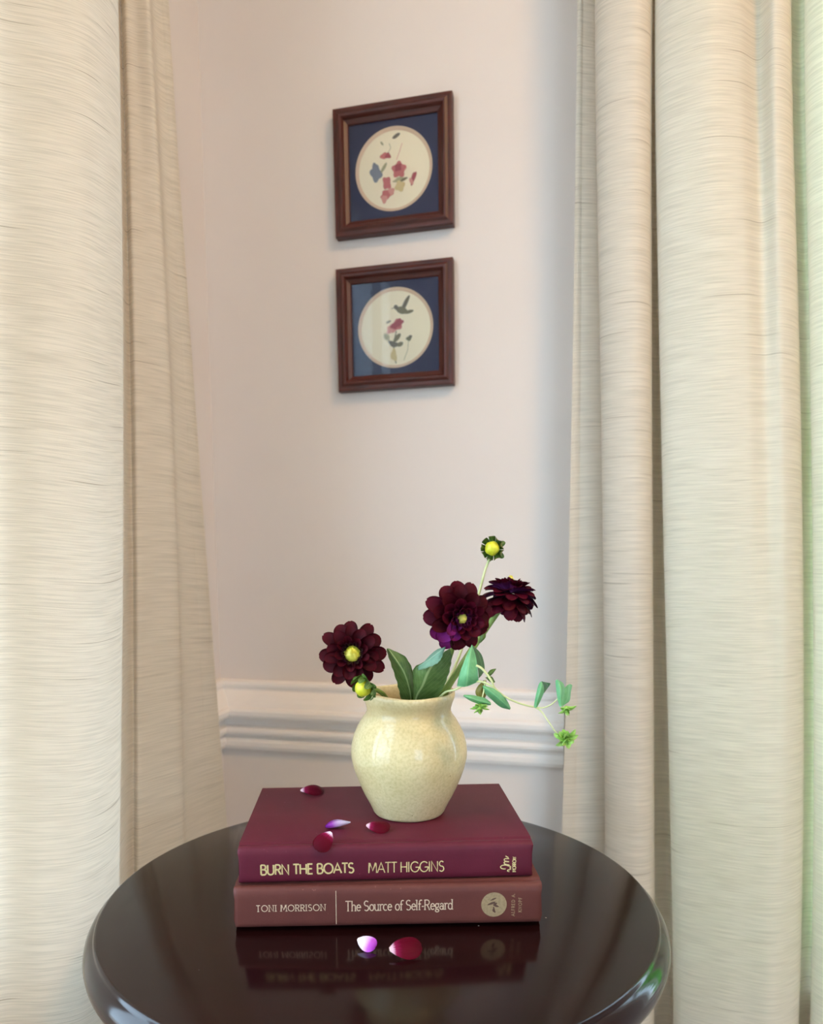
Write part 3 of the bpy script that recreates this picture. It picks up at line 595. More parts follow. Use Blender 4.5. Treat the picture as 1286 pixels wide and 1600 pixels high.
# ================================================================ CURTAINS
def curtain(name, folds, label, hem_at, flip):
    NZ = 110; nspan = 9
    cols = []
    z0, z1 = 0.012, 2.43
    zs = [z0 + (z1 - z0) * k / NZ for k in range(NZ + 1)]
    ctrl = []
    for c in folds:
        pu = np.interp(zs, ZL, [a for a, b in c]); pv = np.interp(zs, ZL, [b for a, b in c])
        ker = np.ones(17) / 17.0
        pu = np.convolve(np.pad(pu, 8, mode='edge'), ker, 'valid'); pv = np.convolve(np.pad(pv, 8, mode='edge'), ker, 'valid')
        ctrl.append((pu, pv))
    grid = []
    for k in range(NZ + 1):
        row = crom([(c[0][k], c[1][k], 0.0) for c in ctrl], nspan)
        for j, p in enumerate(row):
            s = j / nspan
            d = 0.0011 * math.sin(1.9 * s + 5.1 * zs[k] + 1.3 * math.sin(3.3 * zs[k])) + 0.0008 * math.sin(3.7 * s - 9.0 * zs[k])
            t = (row[min(j + 1, len(row) - 1)] - row[max(j - 1, 0)]).normalized()
            p.z = 0
            row[j] = Vector((p.x - t.y * d, p.y + t.x * d, zs[k]))
        grid.append(row)
    K = len(grid[0])
    arc = [0.0]
    mid = grid[NZ // 2]
    for j in range(1, K): arc.append(arc[-1] + (mid[j] - mid[j - 1]).length)
    root = empty(name, (0, 0, 0), (0, 0, -YAW)); tag(root, label, 'curtain')
    def surf(nm, j0, j1, lift, seam=False):
        vs, uv, fs = [], [], []
        for k in range(NZ + 1):
            for j in range(j0, j1 + 1):
                t = (grid[k][min(j + 1, K - 1)] - grid[k][max(j - 1, 0)]).normalized()
                n = Vector((t.y, -t.x, 0)) * flip
                l = lift * (0.25 if (seam and j in (j0, j1)) else 1.0)
                vs.append(grid[k][j] + n * l)
                uv.append((arc[j] + 0.37 * flip, zs[k] + 0.0035 * math.sin(arc[j] * 19 + 1.0 + 2 * zs[k]) + 0.0015 * math.sin(arc[j] * 43 + zs[k] * 3)))
        w = j1 - j0 + 1
        for k in range(NZ):
            for j in range(w - 1):
                a = k * w + j; fs.append((a, a + 1, a + w + 1, a + w))
        return mesh(nm, vs, fs, 'cloth', root, uvs=uv)
    surf('panel', 0, K - 1, 0.0)
    # the turned side hem: a strip lying on the face of the panel along its free edge
    if hem_at == 'end':
        j1 = K - 1; j0 = max(j for j in range(K) if arc[-1] - arc[j] > 0.017)
    else:
        j0 = 0; j1 = min(j for j in range(K) if arc[j] > 0.011)
    surf('side_hem', j0, j1, 0.0016, True)
    return root
curtain('curtain_panel', LEFT_FOLDS, 'cream slubbed curtain hanging on the wall with no pictures, seen nearly edge on', 'end', 1)
curtain('curtain_panel', RIGHT_FOLDS, 'cream slubbed curtain in deep rolls beside the framed pictures, green light in its folds', 'start', 1)

# ================================================================ PICTURES ON THE WALL
def ring_frame(root, s, wd, prof):
    """four mitred mouldings; prof = (inset from the outer edge, projection from the wall)"""
    h = s / 2
    for k in range(4):
        vs, fs = [], []
        for e in (-1, 1):
            for (i, p) in prof:
                vs.append((e * (h - i), -p, h - i))
        n = len(prof)
        for a in range(n - 1): fs.append((a, a + 1, n + a + 1, n + a))
        o = mesh('moulding', vs, fs, 'mahogany', root, smooth=False); o.rotation_euler = (0, k * math.pi / 2, 0)
def disc_mesh(name, r, y, mat, parent, seg=56, r_in=None, y_in=None, cx=0, cz=0):
    vs = [(cx + r * math.cos(2 * math.pi * k / seg), y, cz + r * math.sin(2 * math.pi * k / seg)) for k in range(seg)]
    if r_in is None: return mesh(name, vs, [tuple(range(seg))], mat, parent, smooth=False)
    vs += [(cx + r_in * math.cos(2 * math.pi * k / seg), y_in, cz + r_in * math.sin(2 * math.pi * k / seg)) for k in range(seg)]
    return mesh(name, vs, [(k, (k + 1) % seg, seg + (k + 1) % seg, seg + k) for k in range(seg)], mat, parent, smooth=False)
def blob(name, cx, cz, rx, rz, rot, mat, parent, y, lobes=5, depth=0.25, seed=0):
    rnd = random.Random(seed); vs = [(cx, y, cz)]; n = 28; ph = rnd.uniform(0, 6)
    for k in range(n):
        a = 2 * math.pi * k / n; r = 1 - depth * (0.5 + 0.5 * math.cos(lobes * a + ph))
        px, pz = rx * r * math.cos(a), rz * r * math.sin(a)
        vs.append((cx + px * math.cos(rot) - pz * math.sin(rot), y, cz + px * math.sin(rot) + pz * math.cos(rot)))
    return mesh(name, vs, [(0, 1 + k, 1 + (k + 1) % n) for k in range(n)], mat, parent, smooth=False)
def twig(name, pts, w, mat, parent, y):
    vs, fs = [], []
    for i, (x, z) in enumerate(pts):
        a, b = pts[max(i - 1, 0)], pts[min(i + 1, len(pts) - 1)]
        dx, dz = b[0] - a[0], b[1] - a[1]; l = math.hypot(dx, dz) or 1
        vs += [(x - dz / l * w / 2, y, z + dx / l * w / 2), (x + dz / l * w / 2, y, z - dx / l * w / 2)]
    for i in range(len(pts) - 1): fs.append((2 * i, 2 * i + 1, 2 * i + 3, 2 * i + 2))
    return mesh(name, vs, fs, mat, parent, smooth=False)
def picture(u, z, tilt, label, art):
    S = 0.1642
    root = empty('framed_print')
    root.matrix_world = Matrix.Translation(W(u, V1 - 0.0006, z)) @ Matrix.Rotation(-YAW, 4, 'Z') @ Matrix.Rotation(-tilt, 4, 'Y')
    tag(root, label, 'picture', 'small square botanical pictures hung one above the other')
    wd = 0.0205
    ring_frame(root, S, wd, [(0.0, 0.0), (0.0, 0.0125), (0.0008, 0.0145), (0.0028, 0.0150), (0.0060, 0.0150), (0.0072, 0.0158), (0.0095, 0.0172), (0.0120, 0.0168), (0.0135, 0.0150), (0.0150, 0.0118), (0.0180, 0.0100), (0.0196, 0.0092), (0.0205, 0.0082), (0.0205, 0.0040)])
    hi = S / 2 - wd
    boxes('backing', [(-S / 2 + 0.006, S / 2 - 0.006, -0.003, -0.0004, -S / 2 + 0.006, S / 2 - 0.006)], 'paper', root)
    # navy mat with a round opening
    n = 56; R_ = 0.0535; vs, fs = [], []
    for k in range(n):
        a = 2 * math.pi * k / n; c, s_ = math.cos(a), math.sin(a); m = max(abs(c), abs(s_))
        vs += [(R_ * c, -0.0058, R_ * s_), ((hi + 0.001) * c / m, -0.0058, (hi + 0.001) * s_ / m)]
    for k in range(n):
        a, b = 2 * k, 2 * ((k + 1) % n); fs.append((a, b, b + 1, a + 1))
    mesh('mat', vs, fs, 'navy', root, smooth=False)
    disc_mesh('mat_bevel', R_, -0.0058, 'bevel', root, r_in=0.0492, y_in=-0.0036)
    pr = disc_mesh('print', 0.0495, -0.0034, 'paper', root)
    for i, a in enumerate(art):
        y = -0.00345 - 0.00004 * i
        if a[0] == 'b': blob(a[1], a[2] / 1000, a[3] / 1000, a[4] * 1.22 / 1000, a[5] * 1.22 / 1000, a[6], 'ink_' + a[7], pr, y, a[8] if len(a) > 8 else 5, 0.3, i)
        else: twig(a[1], [(p[0] / 1000, p[1] / 1000) for p in a[2]], a[3] / 1000, 'ink_' + a[4], pr, y)
    mesh('glass', [(-hi - 0.001, -0.0074, -hi - 0.001), (hi + 0.001, -0.0074, -hi - 0.001), (hi + 0.001, -0.0074, hi + 0.001), (-hi - 0.001, -0.0074, hi + 0.001)], [(0, 1, 2, 3)], 'picture_glass', root, smooth=False)
    return root
K_ = (V1 - 0.015) / V1
u_ref = -V1 * math.tan(YAW)        # u of the wall point straight ahead of the lens
picture((u_ref - 0.0092) * K_, EYE + 0.5224 * K_, 0.0135, 'upper mahogany framed print of a butterfly above pink flowers and a basket on navy mat', [
    ('t', 'stem', [(-6, 34), (-4, 28), (-9, 20)], 0.9, 'sage'), ('t', 'stem', [(12, 32), (9, 24), (4, 12)], 0.8, 'pink'), ('b', 'leaf', 4, 42, 6.5, 2.0, 0.55, 'grey', 2), ('b', 'leaf', -16, 35, 3, 1.3, 2.0, 'sage', 2),
    ('b', 'butterfly_wing', -14, 19, 4.5, 3.6, 0.5, 'rose', 3), ('b', 'butterfly_wing', -8, 18.5, 4.0, 3.4, -0.4, 'rose_dark', 3),
    ('b', 'tulip', -25, -2, 7.5, 10, 0.2, 'blue_grey', 4), ('b', 'tulip', -27, 6, 3.0, 6, 0.3, 'blue_grey', 2), ('b', 'leaf', -14, 4, 2.2, 6.5, -0.5, 'sage', 2),
    ('b', 'flower', 7, -1, 9, 9.5, 0.2, 'rose', 5), ('b', 'flower', 6, 2, 5, 4.5, 0.9, 'rose_dark', 4),
    ('b', 'leaf', 8, -14, 8.5, 3.2, 0.1, 'sage', 4), ('b', 'basket', 8, -22, 6.5, 6.5, 0.3, 'straw', 4), ('b', 'leaf', 14, -14, 5, 1.5, 0.2, 'olive', 2),
    ('b', 'flower', -10, -16, 5.5, 8, 0.2, 'rose', 4), ('b', 'flower', -10, -30, 8.5, 5.5, 0.3, 'rose', 5), ('b', 'petal', -14, -36, 4, 5, 0.1, 'pink', 3), ('b', 'petal', -4, -27, 4, 4.5, 0.5, 'pink', 3),
    ('b', 'sprig', 27, -14, 2.6, 8.5, -0.35, 'rose_dark', 3), ('b', 'sprig', 24, -18, 2.0, 5, 0.3, 'pink', 2)])
picture((u_ref - 0.0078) * K_, EYE + 0.3143 * K_, 0.0122, 'lower mahogany framed print of a hummingbird over a red flower on navy mat', [
    ('b', 'wing', 14, 31, 3.0, 11, -0.6, 'grey', 2), ('b', 'bird_body', 9, 23, 8.5, 4.2, -0.55, 'olive', 2), ('b', 'bird_head', 1, 27.5, 3.4, 2.8, 0.2, 'grey', 2), ('t', 'beak', [(0, 27.5), (-6, 26)], 0.9, 'grey'), ('b', 'tail', 19, 20, 6.5, 2.2, 0.05, 'olive', 2),
    ('b', 'flower', 2, 4, 9.0, 6.5, 0.6, 'rose', 5), ('b', 'flower', 5, 7, 6.0, 4.5, 0.4, 'rose_dark', 4), ('b', 'petal', -6, -1, 7, 5, 0.5, 'pink', 4), ('b', 'petal', -2, 3, 5, 4, 0.5, 'rose_dark', 3), ('b', 'leaf', -10, 9, 3, 1.5, 0.3, 'olive', 2),
    ('t', 'stem', [(1, -4), (-2, -16), (-4, -34), (0, -47)], 1.6, 'olive'), ('b', 'leaf', -13, -11, 3.0, 6.0, 0.8, 'sage', 2), ('b', 'leaf', 2, -13, 2.6, 8, -0.7, 'olive', 2), ('b', 'leaf', -3, -21, 8, 3.4, -0.35, 'grey', 3), ('b', 'leaf', 6, -22, 5, 2.6, 0.1, 'olive', 2), ('b', 'seed_head', -3, -36, 4.2, 8.0, 0.1, 'straw', 3),
    ('b', 'small_flower', 19, -15, 4.2, 3.0, 0.5, 'olive', 3), ('b', 'small_flower', 21, -13, 2.2, 2.0, 0.2, 'grey', 3), ('t', 'stem', [(18, -18), (17, -30), (11, -44)], 0.8, 'sage')])

# ================================================================ THE TABLE
TT = EYE - 0.2944            # height of the table top
table = empty('pedestal_table', (-0.0194, 0.6416, 0)); tag(table, 'dark espresso lacquered round pedestal table with a rounded moulded edge', 'table')
lathe('table_top', [(0.0005, TT), (0.12, TT), (0.2320, TT), (0.2336, TT - 0.0004), (0.2346, TT - 0.0016), (0.2349, TT - 0.0030), (0.2356, TT - 0.0036), (0.2372, TT - 0.0046), (0.2396, TT - 0.0072), (0.2420, TT - 0.0118), (0.2430, TT - 0.0165), (0.2425, TT - 0.0205), (0.2399, TT - 0.0245), (0.2344, TT - 0.0275), (0.2263, TT - 0.0285), (0.06, TT - 0.0285), (0.0005, TT - 0.0285)], 'table', table, 160)
lathe('column', [(0.075, TT - 0.029), (0.07, TT - 0.045), (0.04, TT - 0.06), (0.028, TT - 0.10), (0.030, TT - 0.22), (0.042, TT - 0.34), (0.050, TT - 0.42), (0.040, TT - 0.50), (0.045, TT - 0.53), (0.05, 0.15), (0.05, 0.10), (0.03, 0.075), (0.0005, 0.075)], 'table', table, 40)
for k in range(3):
    a = math.radians(90 + 120 * k)
    tube('foot', [(0.03 * math.cos(a), 0.03 * math.sin(a), 0.16), (0.09 * math.cos(a), 0.09 * math.sin(a), 0.13), (0.15 * math.cos(a), 0.15 * math.sin(a), 0.06), (0.21 * math.cos(a), 0.21 * math.sin(a), 0.0175)], 0.026, 0.017, 'table', table, 12)

# ================================================================ BOOKS
def arc(cx, cy, rx, ry, a0, a1, n=14): return [(cx + rx * math.cos(math.radians(a0 + (a1 - a0) * k / n)), cy + ry * math.sin(math.radians(a0 + (a1 - a0) * k / n))) for k in range(n + 1)]
GL = {   # glyph: (advance, strokes, serif points); cap height 1
 'A': (.86, [[(0, 0), (.4, 1), (.8, 0)], [(.14, .34), (.66, .34)]], [(0, 0), (.8, 0)]),
 'B': (.68, [[(.06, 0), (.06, 1)], [(.06, 1), (.3, 1)] + arc(.3, .765, .235, .235, 90, -90) + [(.06, .53)], [(.06, .53), (.33, .53)] + arc(.33, .265, .265, .265, 90, -90) + [(.06, 0)]], [(.06, 0), (.06, 1)]),
 'D': (.84, [[(.06, 0), (.06, 1)], [(.06, 1), (.28, 1)] + arc(.28, .5, .48, .5, 90, -90) + [(.06, 0)]], [(.06, 0), (.06, 1)]),
 'E': (.62, [[(.5, 0), (.06, 0), (.06, 1), (.5, 1)], [(.06, .52), (.46, .52)]], [(.06, 0), (.06, 1)]),
 'F': (.58, [[(.06, 0), (.06, 1), (.5, 1)], [(.06, .52), (.44, .52)]], [(.06, 0)]),
 'G': (1.0, [arc(.5, .5, .46, .5, 42, 345) + [(.94, .46), (.56, .46)]], []),
 'H': (.82, [[(.06, 0), (.06, 1)], [(.68, 0), (.68, 1)], [(.06, .52), (.68, .52)]], [(.06, 0), (.06, 1), (.68, 0), (.68, 1)]),
 'I': (.26, [[(.08, 0), (.08, 1)]], [(.08, 0), (.08, 1)]),
 'K': (.70, [[(.06, 0), (.06, 1)], [(.6, 1), (.08, .45)], [(.26, .62), (.64, 0)]], [(.06, 0), (.06, 1), (.6, 1), (.64, 0)]),
 'L': (.54, [[(.06, 1), (.06, 0), (.48, 0)]], [(.06, 1)]),
 'M': (.98, [[(.04, 0), (.12, 1), (.46, .22), (.8, 1), (.88, 0)]], [(.04, 0), (.88, 0), (.1, 1), (.82, 1)]),
 'N': (.86, [[(.06, 0), (.06, 1), (.7, 0), (.7, 1)]], [(.06, 0), (.06, 1), (.7, 1)]),
 'O': (1.04, [arc(.5, .5, .46, .5, 0, 360, 26)], []),
 'P': (.64, [[(.06, 0), (.06, 1)], [(.06, 1), (.3, 1)] + arc(.3, .74, .26, .26, 90, -90) + [(.06, .48)]], [(.06, 0), (.06, 1)]),
 'R': (.68, [[(.06, 0), (.06, 1)], [(.06, 1), (.3, 1)] + arc(.3, .75, .25, .25, 90, -90) + [(.06, .5)], [(.3, .5), (.58, 0)]], [(.06, 0), (.06, 1), (.58, 0)]),
 'S': (.62, [arc(.28, .755, .23, .245, 35, 270) + arc(.28, .255, .25, .255, 90, -145)], []),
 'T': (.66, [[(.3, 0), (.3, 1)], [(0, 1), (.6, 1)]], [(.3, 0)]),
 'U': (.80, [[(.06, 1), (.06, .3)] + arc(.36, .3, .3, .3, 180, 360) + [(.66, 1)]], [(.06, 1), (.66, 1)]),
 'W': (1.15, [[(0, 1), (.26, 0), (.52, .9), (.78, 0), (1.04, 1)]], [(0, 1), (1.04, 1)]),
 '.': (.2, [[(.06, 0), (.06, .12)]], []), '-': (.36, [[(.04, .34), (.30, .34)]], []), ' ': (.34, [], []),
 'a': (.54, [arc(.24, .42, .18, .2, 155, 0, 8) + [(.42, 0)], arc(.22, .18, .19, .18, 0, 360)], [(.44, 0)]),
 'c': (.50, [arc(.26, .31, .23, .31, 50, 310)], []),
 'd': (.60, [arc(.26, .31, .22, .31, 0, 360, 18), [(.48, 0), (.48, 1)]], [(.50, 0), (.46, 1)]),
 'e': (.52, [[(.04, .34), (.47, .34)] + arc(.26, .31, .22, .31, 6, 318)], []),
 'f': (.36, [[(.14, 0), (.14, .78)] + arc(.32, .78, .18, .22, 180, 50, 8), [(0, .6), (.32, .6)]], [(.14, 0)]),
 'g': (.54, [arc(.24, .4, .19, .21, 0, 360, 18), [(.14, .2), (.1, .1), (.2, .03), (.38, .0)] + arc(.25, -.12, .2, .13, 60, -240, 14), [(.36, .56), (.5, .62)]], []),
 'h': (.60, [[(.1, 0), (.1, 1)], arc(.29, .38, .19, .24, 180, 0, 10) + [(.48, 0)]], [(.1, 0), (.06, 1), (.48, 0)]),
 'l': (.26, [[(.1, 0), (.1, 1)]], [(.1, 0), (.06, 1)]),
 'o': (.56, [arc(.27, .31, .23, .31, 0, 360, 20)], []),
 'r': (.42, [[(.1, 0), (.1, .62)], arc(.3, .4, .2, .22, 180, 50, 8)], [(.1, 0), (.06, .62)]),
 'u': (.60, [[(.08, .62), (.08, .2)] + arc(.27, .2, .19, .2, 180, 360, 10) + [(.46, .62)], [(.46, .62), (.46, 0)]], [(.04, .62), (.44, .62), (.5, 0)]),
}
def lettering(name, text, x0, z0, h, width, mat, parent, y, wt=0.12, serif=0.0, upright=False, slant=0.0):
    """stroke-built words lying on the spine: x0, z0 = start of the baseline, h = cap height, width = length of the line"""
    nat = sum(GL[c][0] for c in text); k = width / (nat * h) ; vs, fs = [], []
    track = 0.0
    if k > 1.15 or k < 0.85:
        track = (width - nat * h) / max(1, len(text) - 1); k = 1.0
    def put(px, pz):
        vs.append((x0 - pz, y, z0 + px) if upright else (x0 + px + slant * pz, y, z0 + pz))
    def ribbon(pts, w):
        b = len(vs)
        for i, p in enumerate(pts):
            a, c = pts[max(i - 1, 0)], pts[min(i + 1, len(pts) - 1)]
            d0 = (p[0] - a[0], p[1] - a[1]); d1 = (c[0] - p[0], c[1] - p[1])
            def nrm(d):
                l = math.hypot(*d); return (d[0] / l, d[1] / l) if l > 1e-9 else None
            n0, n1 = nrm(d0), nrm(d1); n0 = n0 or n1; n1 = n1 or n0
            tx, ty = n0[0] + n1[0], n0[1] + n1[1]; l = math.hypot(tx, ty)
            if l < 0.5: tx, ty, l = n0[0], n0[1], 1
            tx, ty = tx / l, ty / l; s = w / 2 / max(0.6, l / 2)
            put(p[0] - ty * s, p[1] + tx * s); put(p[0] + ty * s, p[1] - tx * s)
        for i in range(len(pts) - 1): fs.append((b + 2 * i, b + 2 * i + 1, b + 2 * i + 3, b + 2 * i + 2))
    pen = 0.0
    for ch in text:
        adv, strokes, sf = GL[ch]
        for st in strokes: ribbon([(pen + a * h * k, b * h) for a, b in st], wt * h)
        if serif:
            for (a, b) in sf: ribbon([(pen + (a - serif) * h * k, b * h), (pen + (a + serif) * h * k, b * h)], wt * h * 0.7)
        pen += adv * h * k + track
    return mesh(name, vs, fs, mat, parent, smooth=False)

def book(name, loc, rotz, L, D, T, cover, label, seed, lifted=False):
    root = empty(name, loc, (0, 0, rotz)); tag(root, label, 'book')
    # local: x along the spine, y from the spine (0) to the fore edge (D), z up
    bt = 0.0026
    half = [(D, T), (D * 0.5, T), (0.0130, T), (0.0112, T - 0.0006), (0.0098, T - 0.0014), (0.0084, T - 0.0014), (0.0070, T - 0.0007), (0.0050, T - 0.0001), (0.0032, T - 0.0004), (0.0016, T - 0.0014), (0.0006, T - 0.0032), (0.0001, T - 0.006), (0.0, T - 0.010)]
    lo = [(0.0, 0.010), (0.0001, 0.0072), (0.0005, 0.0052), (0.0014, 0.0038), (0.0030, 0.0031), (0.0048, 0.0028), (0.0068, 0.0024), (0.0084, 0.0018), (0.0098, 0.0012), (0.0112, 0.0004), (0.0130, 0.0), (D * 0.5, 0.0), (D, 0.0)]
    outer = half + (lo if lifted else [(y, T - z) for (y, z) in half[::-1]])
    ih = [(D, T - bt), (D * 0.5, T - bt), (0.0130, T - bt), (0.0112, T - bt - 0.0004), (0.0098, T - bt - 0.001), (0.0084, T - bt - 0.001), (0.0070, T - bt - 0.0006), (0.0056, T - bt - 0.0002), (0.0044, T - bt - 0.0006), (0.0034, T - bt - 0.0012), (0.0028, T - bt - 0.0024), (0.0024, T - bt - 0.004), (0.0022, T - 0.010)]
    li = [(0.0022, 0.010), (0.0024, 0.0082), (0.0028, 0.0070), (0.0036, 0.0060), (0.0046, 0.0052), (0.0058, 0.0050), (0.0070, 0.0046), (0.0084, 0.0042), (0.0098, 0.0036), (0.0112, 0.0030), (0.0130, bt), (D * 0.5, bt), (D, bt)]
    inner = ih + (li if lifted else [(y, T - z) for (y, z) in ih[::-1]])
    rnd = random.Random(seed)
    xs = [-L / 2, -L / 2 + 0.0008, -L / 2 + 0.002, -L / 2 + 0.004, -L / 2 + 0.008, -L / 4, 0, L / 4, L / 2 - 0.008, L / 2 - 0.004, L / 2 - 0.002, L / 2 - 0.0008, L / 2]
    vs, fs = [], []; n = len(outer)
    for i, x in enumerate(xs):
        e = min(i, len(xs) - 1 - i)
        for q, ring in enumerate((outer, inner)):
            for (y, z) in ring:
                dx = dy = 0
                if e < 4 and y < 0.006:          # bumped head and tail of the spine
                    dy = (4 - e) * 0.00028 * (0.6 + 0.6 * math.sin(z * 700 + seed)) + (rnd.uniform(0, 0.0004) if e < 2 else 0)
                    dx = (1 if x < 0 else -1) * (0.0009 * (0.5 + 0.5 * math.sin(z * 520 + seed * 2)) if e == 0 else 0)
                vs.append((x + dx, y + dy, z))
    for i in range(len(xs) - 1):
        a, b = i * 2 * n, (i + 1) * 2 * n
        for j in range(n - 1):
            fs.append((a + j, b + j, b + j + 1, a + j + 1)); fs.append((a + n + j + 1, b + n + j + 1, b + n + j, a + n + j))
        fs.append((a, a + n, b + n, b)); fs.append((a + n - 1, b + n - 1, b + 2 * n - 1, a + 2 * n - 1))
    for base, rev in ((0, False), ((len(xs) - 1) * 2 * n, True)):
        for j in range(n - 1):
            q = (base + j, base + j + 1, base + n + j + 1, base + n + j); fs.append(q[::-1] if rev else q)
    cv = mesh('cover', vs, fs, cover, root)
    cv.data.set_sharp_from_angle(angle=math.radians(38))
    bd = 0.0035
    boxes('page_block', [(-L / 2 + bd, L / 2 - bd, 0.0075, D - bd, bt + (0.0028 if lifted else 0.0001), T - bt - 0.0001)], 'pages', root)
    return root
T1, T2 = 0.0361, 0.0300
bot = book('hardcover_book', (-0.0100, 0.5704, TT + 0.0002), 0.0304, 0.2425, 0.160, T1, 'cover_brown', 'rust brown hardcover book with a round gilt emblem, underneath the plum book', 3, True)
top = book('hardcover_book', (-0.0115, 0.5790, TT + 0.0004 + T1), 0.0500, 0.2340, 0.155, T2, 'cover_plum', 'plum hardcover book with bold gold spine title, lying under the vase', 5)
SY = -0.00012
k_ = 0.000504
X1 = lambda px: (px - 607.5) * k_; X2 = lambda px: (px - 604) * k_
lettering('title', 'BURN THE BOATS', X2(407), 0.0078, 0.0080, 146 * k_, 'foil', top, SY, 0.16)
lettering('author', 'MATT HIGGINS', X2(575), 0.0072, 0.0084, 120 * k_, 'foil', top, SY, 0.10)
lettering('publisher_name', 'MORROW', X2(808.5), 0.0052, 0.0027, 0.0128, 'foil', top, SY, 0.2, upright=True)
# script monogram beside it, read upwards
def monogram(parent, x, z, s, mat):
    strokes = [arc(.10, .0, .10, .16, 200, -20, 10) + arc(.30, .02, .10, .20, 180, 330, 8), arc(.5, .02, .12, .2, 200, 360, 8) + arc(.52, .5, .22, .42, -30, 200, 14), [(.72, -.05), (.86, .5)] + arc(1.0, .3, .12, .25, 130, 0, 8) + [(1.1, 0)], [(1.1, .0), (1.2, .5)] + arc(1.34, .32, .12, .22, 120, 0, 8) + [(1.44, .02), (1.6, .14), (1.75, .4)]]
    vs, fs = [], []
    for st in strokes:
        b = len(vs)
        for i, p in enumerate(st):
            a, c = st[max(i - 1, 0)], st[min(i + 1, len(st) - 1)]
            dx, dz = c[0] - a[0], c[1] - a[1]; l = math.hypot(dx, dz) or 1; w = 0.055
            for g in (1, -1): vs.append((x - (p[1] + g * dx / l * w) * s, SY, z + (p[0] - g * dz / l * w) * s))
        for i in range(len(st) - 1): fs.append((b + 2 * i, b + 2 * i + 1, b + 2 * i + 3, b + 2 * i + 2))
    return mesh('monogram', vs, fs, mat, parent, smooth=False)
monogram(top, X2(797.5), 0.0056, 0.0074, 'foil')
lettering('author', 'TONI MORRISON', X1(402), 0.0170, 0.0050, 108 * k_, 'foil_pale', bot, SY, 0.12, 0.16)
lettering('title', 'The Source of Self-Regard', X1(540), 0.0162, 0.0080, 168 * k_, 'foil_pale', bot, SY, 0.10, 0.11)
mesh('rule_line', [(X1(525), SY, 0.0055), (X1(526), SY, 0.0055), (X1(526), SY, 0.0330), (X1(525), SY, 0.0330)], [(0, 1, 2, 3)], 'foil_pale', bot, smooth=False)
em = disc_mesh('emblem', 20 * k_, SY, 'foil_dull', bot, cx=X1(772), cz=0.0194)
ex, ez = X1(772), 0.0194
for i, (dx, dz, rx, rz, ro, lb) in enumerate([(-.2, .1, .42, .10, 0.5, 2), (.15, -.1, .35, .09, -.5, 2), (0.0, -.45, .12, .30, .2, 3), (-.05, .45, .30, .07, .3, 2), (.1, .05, .16, .16, 0, 3)]):
    blob('emblem_figure', ex + dx * .010, ez + dz * .010, rx * .010, rz * .010, ro, 'foil_dark', em, SY - 0.00004 - 0.00001 * i, lb, 0.4, i)
lettering('publisher_name', 'ALFRED A.', X1(804.5), 0.0096, 0.0024, 0.0190, 'foil_dull', bot, SY, 0.16, 0.14, upright=True)
lettering('publisher_name', 'KNOPF', X1(815.5), 0.0128, 0.0024, 0.0122, 'foil_dull', bot, SY, 0.16, 0.14, upright=True)

# ================================================================ THE VASE
BT = TT + 0.0004 + T1 + T2                       # top of the plum book
VB = Vector((0.0070, 0.6580, BT + 0.0002))
vase = empty('ceramic_vase', VB); tag(vase, 'cream glazed stoneware vase with flared neck, standing on the plum book', 'vase')
def wob(r, z, a): return r * (1 + 0.006 * math.sin(2 * a + 40 * z) + 0.003 * math.sin(5 * a + 1)), z + (0.0007 * math.sin(2 * a + 0.6) + 0.0004 * math.sin(5 * a) if z > 0.1 else 0)
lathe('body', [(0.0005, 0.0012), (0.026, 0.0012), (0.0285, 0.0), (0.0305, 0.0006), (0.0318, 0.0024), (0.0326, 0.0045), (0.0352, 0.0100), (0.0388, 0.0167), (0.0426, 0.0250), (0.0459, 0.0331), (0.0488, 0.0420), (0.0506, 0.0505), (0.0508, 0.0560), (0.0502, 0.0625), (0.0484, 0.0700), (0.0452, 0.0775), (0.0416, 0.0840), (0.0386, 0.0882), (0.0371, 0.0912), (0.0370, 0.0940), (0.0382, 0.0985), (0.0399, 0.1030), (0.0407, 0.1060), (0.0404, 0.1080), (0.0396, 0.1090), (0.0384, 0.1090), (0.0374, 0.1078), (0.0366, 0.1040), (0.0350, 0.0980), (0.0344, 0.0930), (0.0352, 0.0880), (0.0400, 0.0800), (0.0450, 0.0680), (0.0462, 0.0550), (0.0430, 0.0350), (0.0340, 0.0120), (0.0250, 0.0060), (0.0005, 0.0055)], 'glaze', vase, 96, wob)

# ================================================================ THE FLOWERS (coordinates in mm from the foot of the vase)
def mm(p): return Vector(p) * 0.001
def stem(root, pts, r0, r1, mat='stem', name='stem', seg=10): return tube(name, [mm(p) for p in pts], r0 * 0.001, r1 * 0.001, mat, root, seg)
def frame_from(nrm, spin=0.0):
    n = Vector(nrm).normalized(); x = Vector((1, 0, 0.03)); x = (x - n * x.dot(n)).normalized(); y = n.cross(x)
    m = Matrix(((x.x, y.x, n.x, 0), (x.y, y.y, n.y, 0), (x.z, y.z, n.z, 0), (0, 0, 0, 1)))
    return m @ Matrix.Rotation(spin, 4, 'Z')
SHARED = {}
def petal_mesh(key, L, Wd, cup, arch, curl, notch, mats):
    k = (key, tuple(mats))
    if k not in SHARED:
        o = sheet('petal', petal_grid(L, Wd, cup, arch, curl, notch), list(mats), None, 0.0005)
        SHARED[k] = o.data; bpy.data.objects.remove(o)
    return SHARED[k]
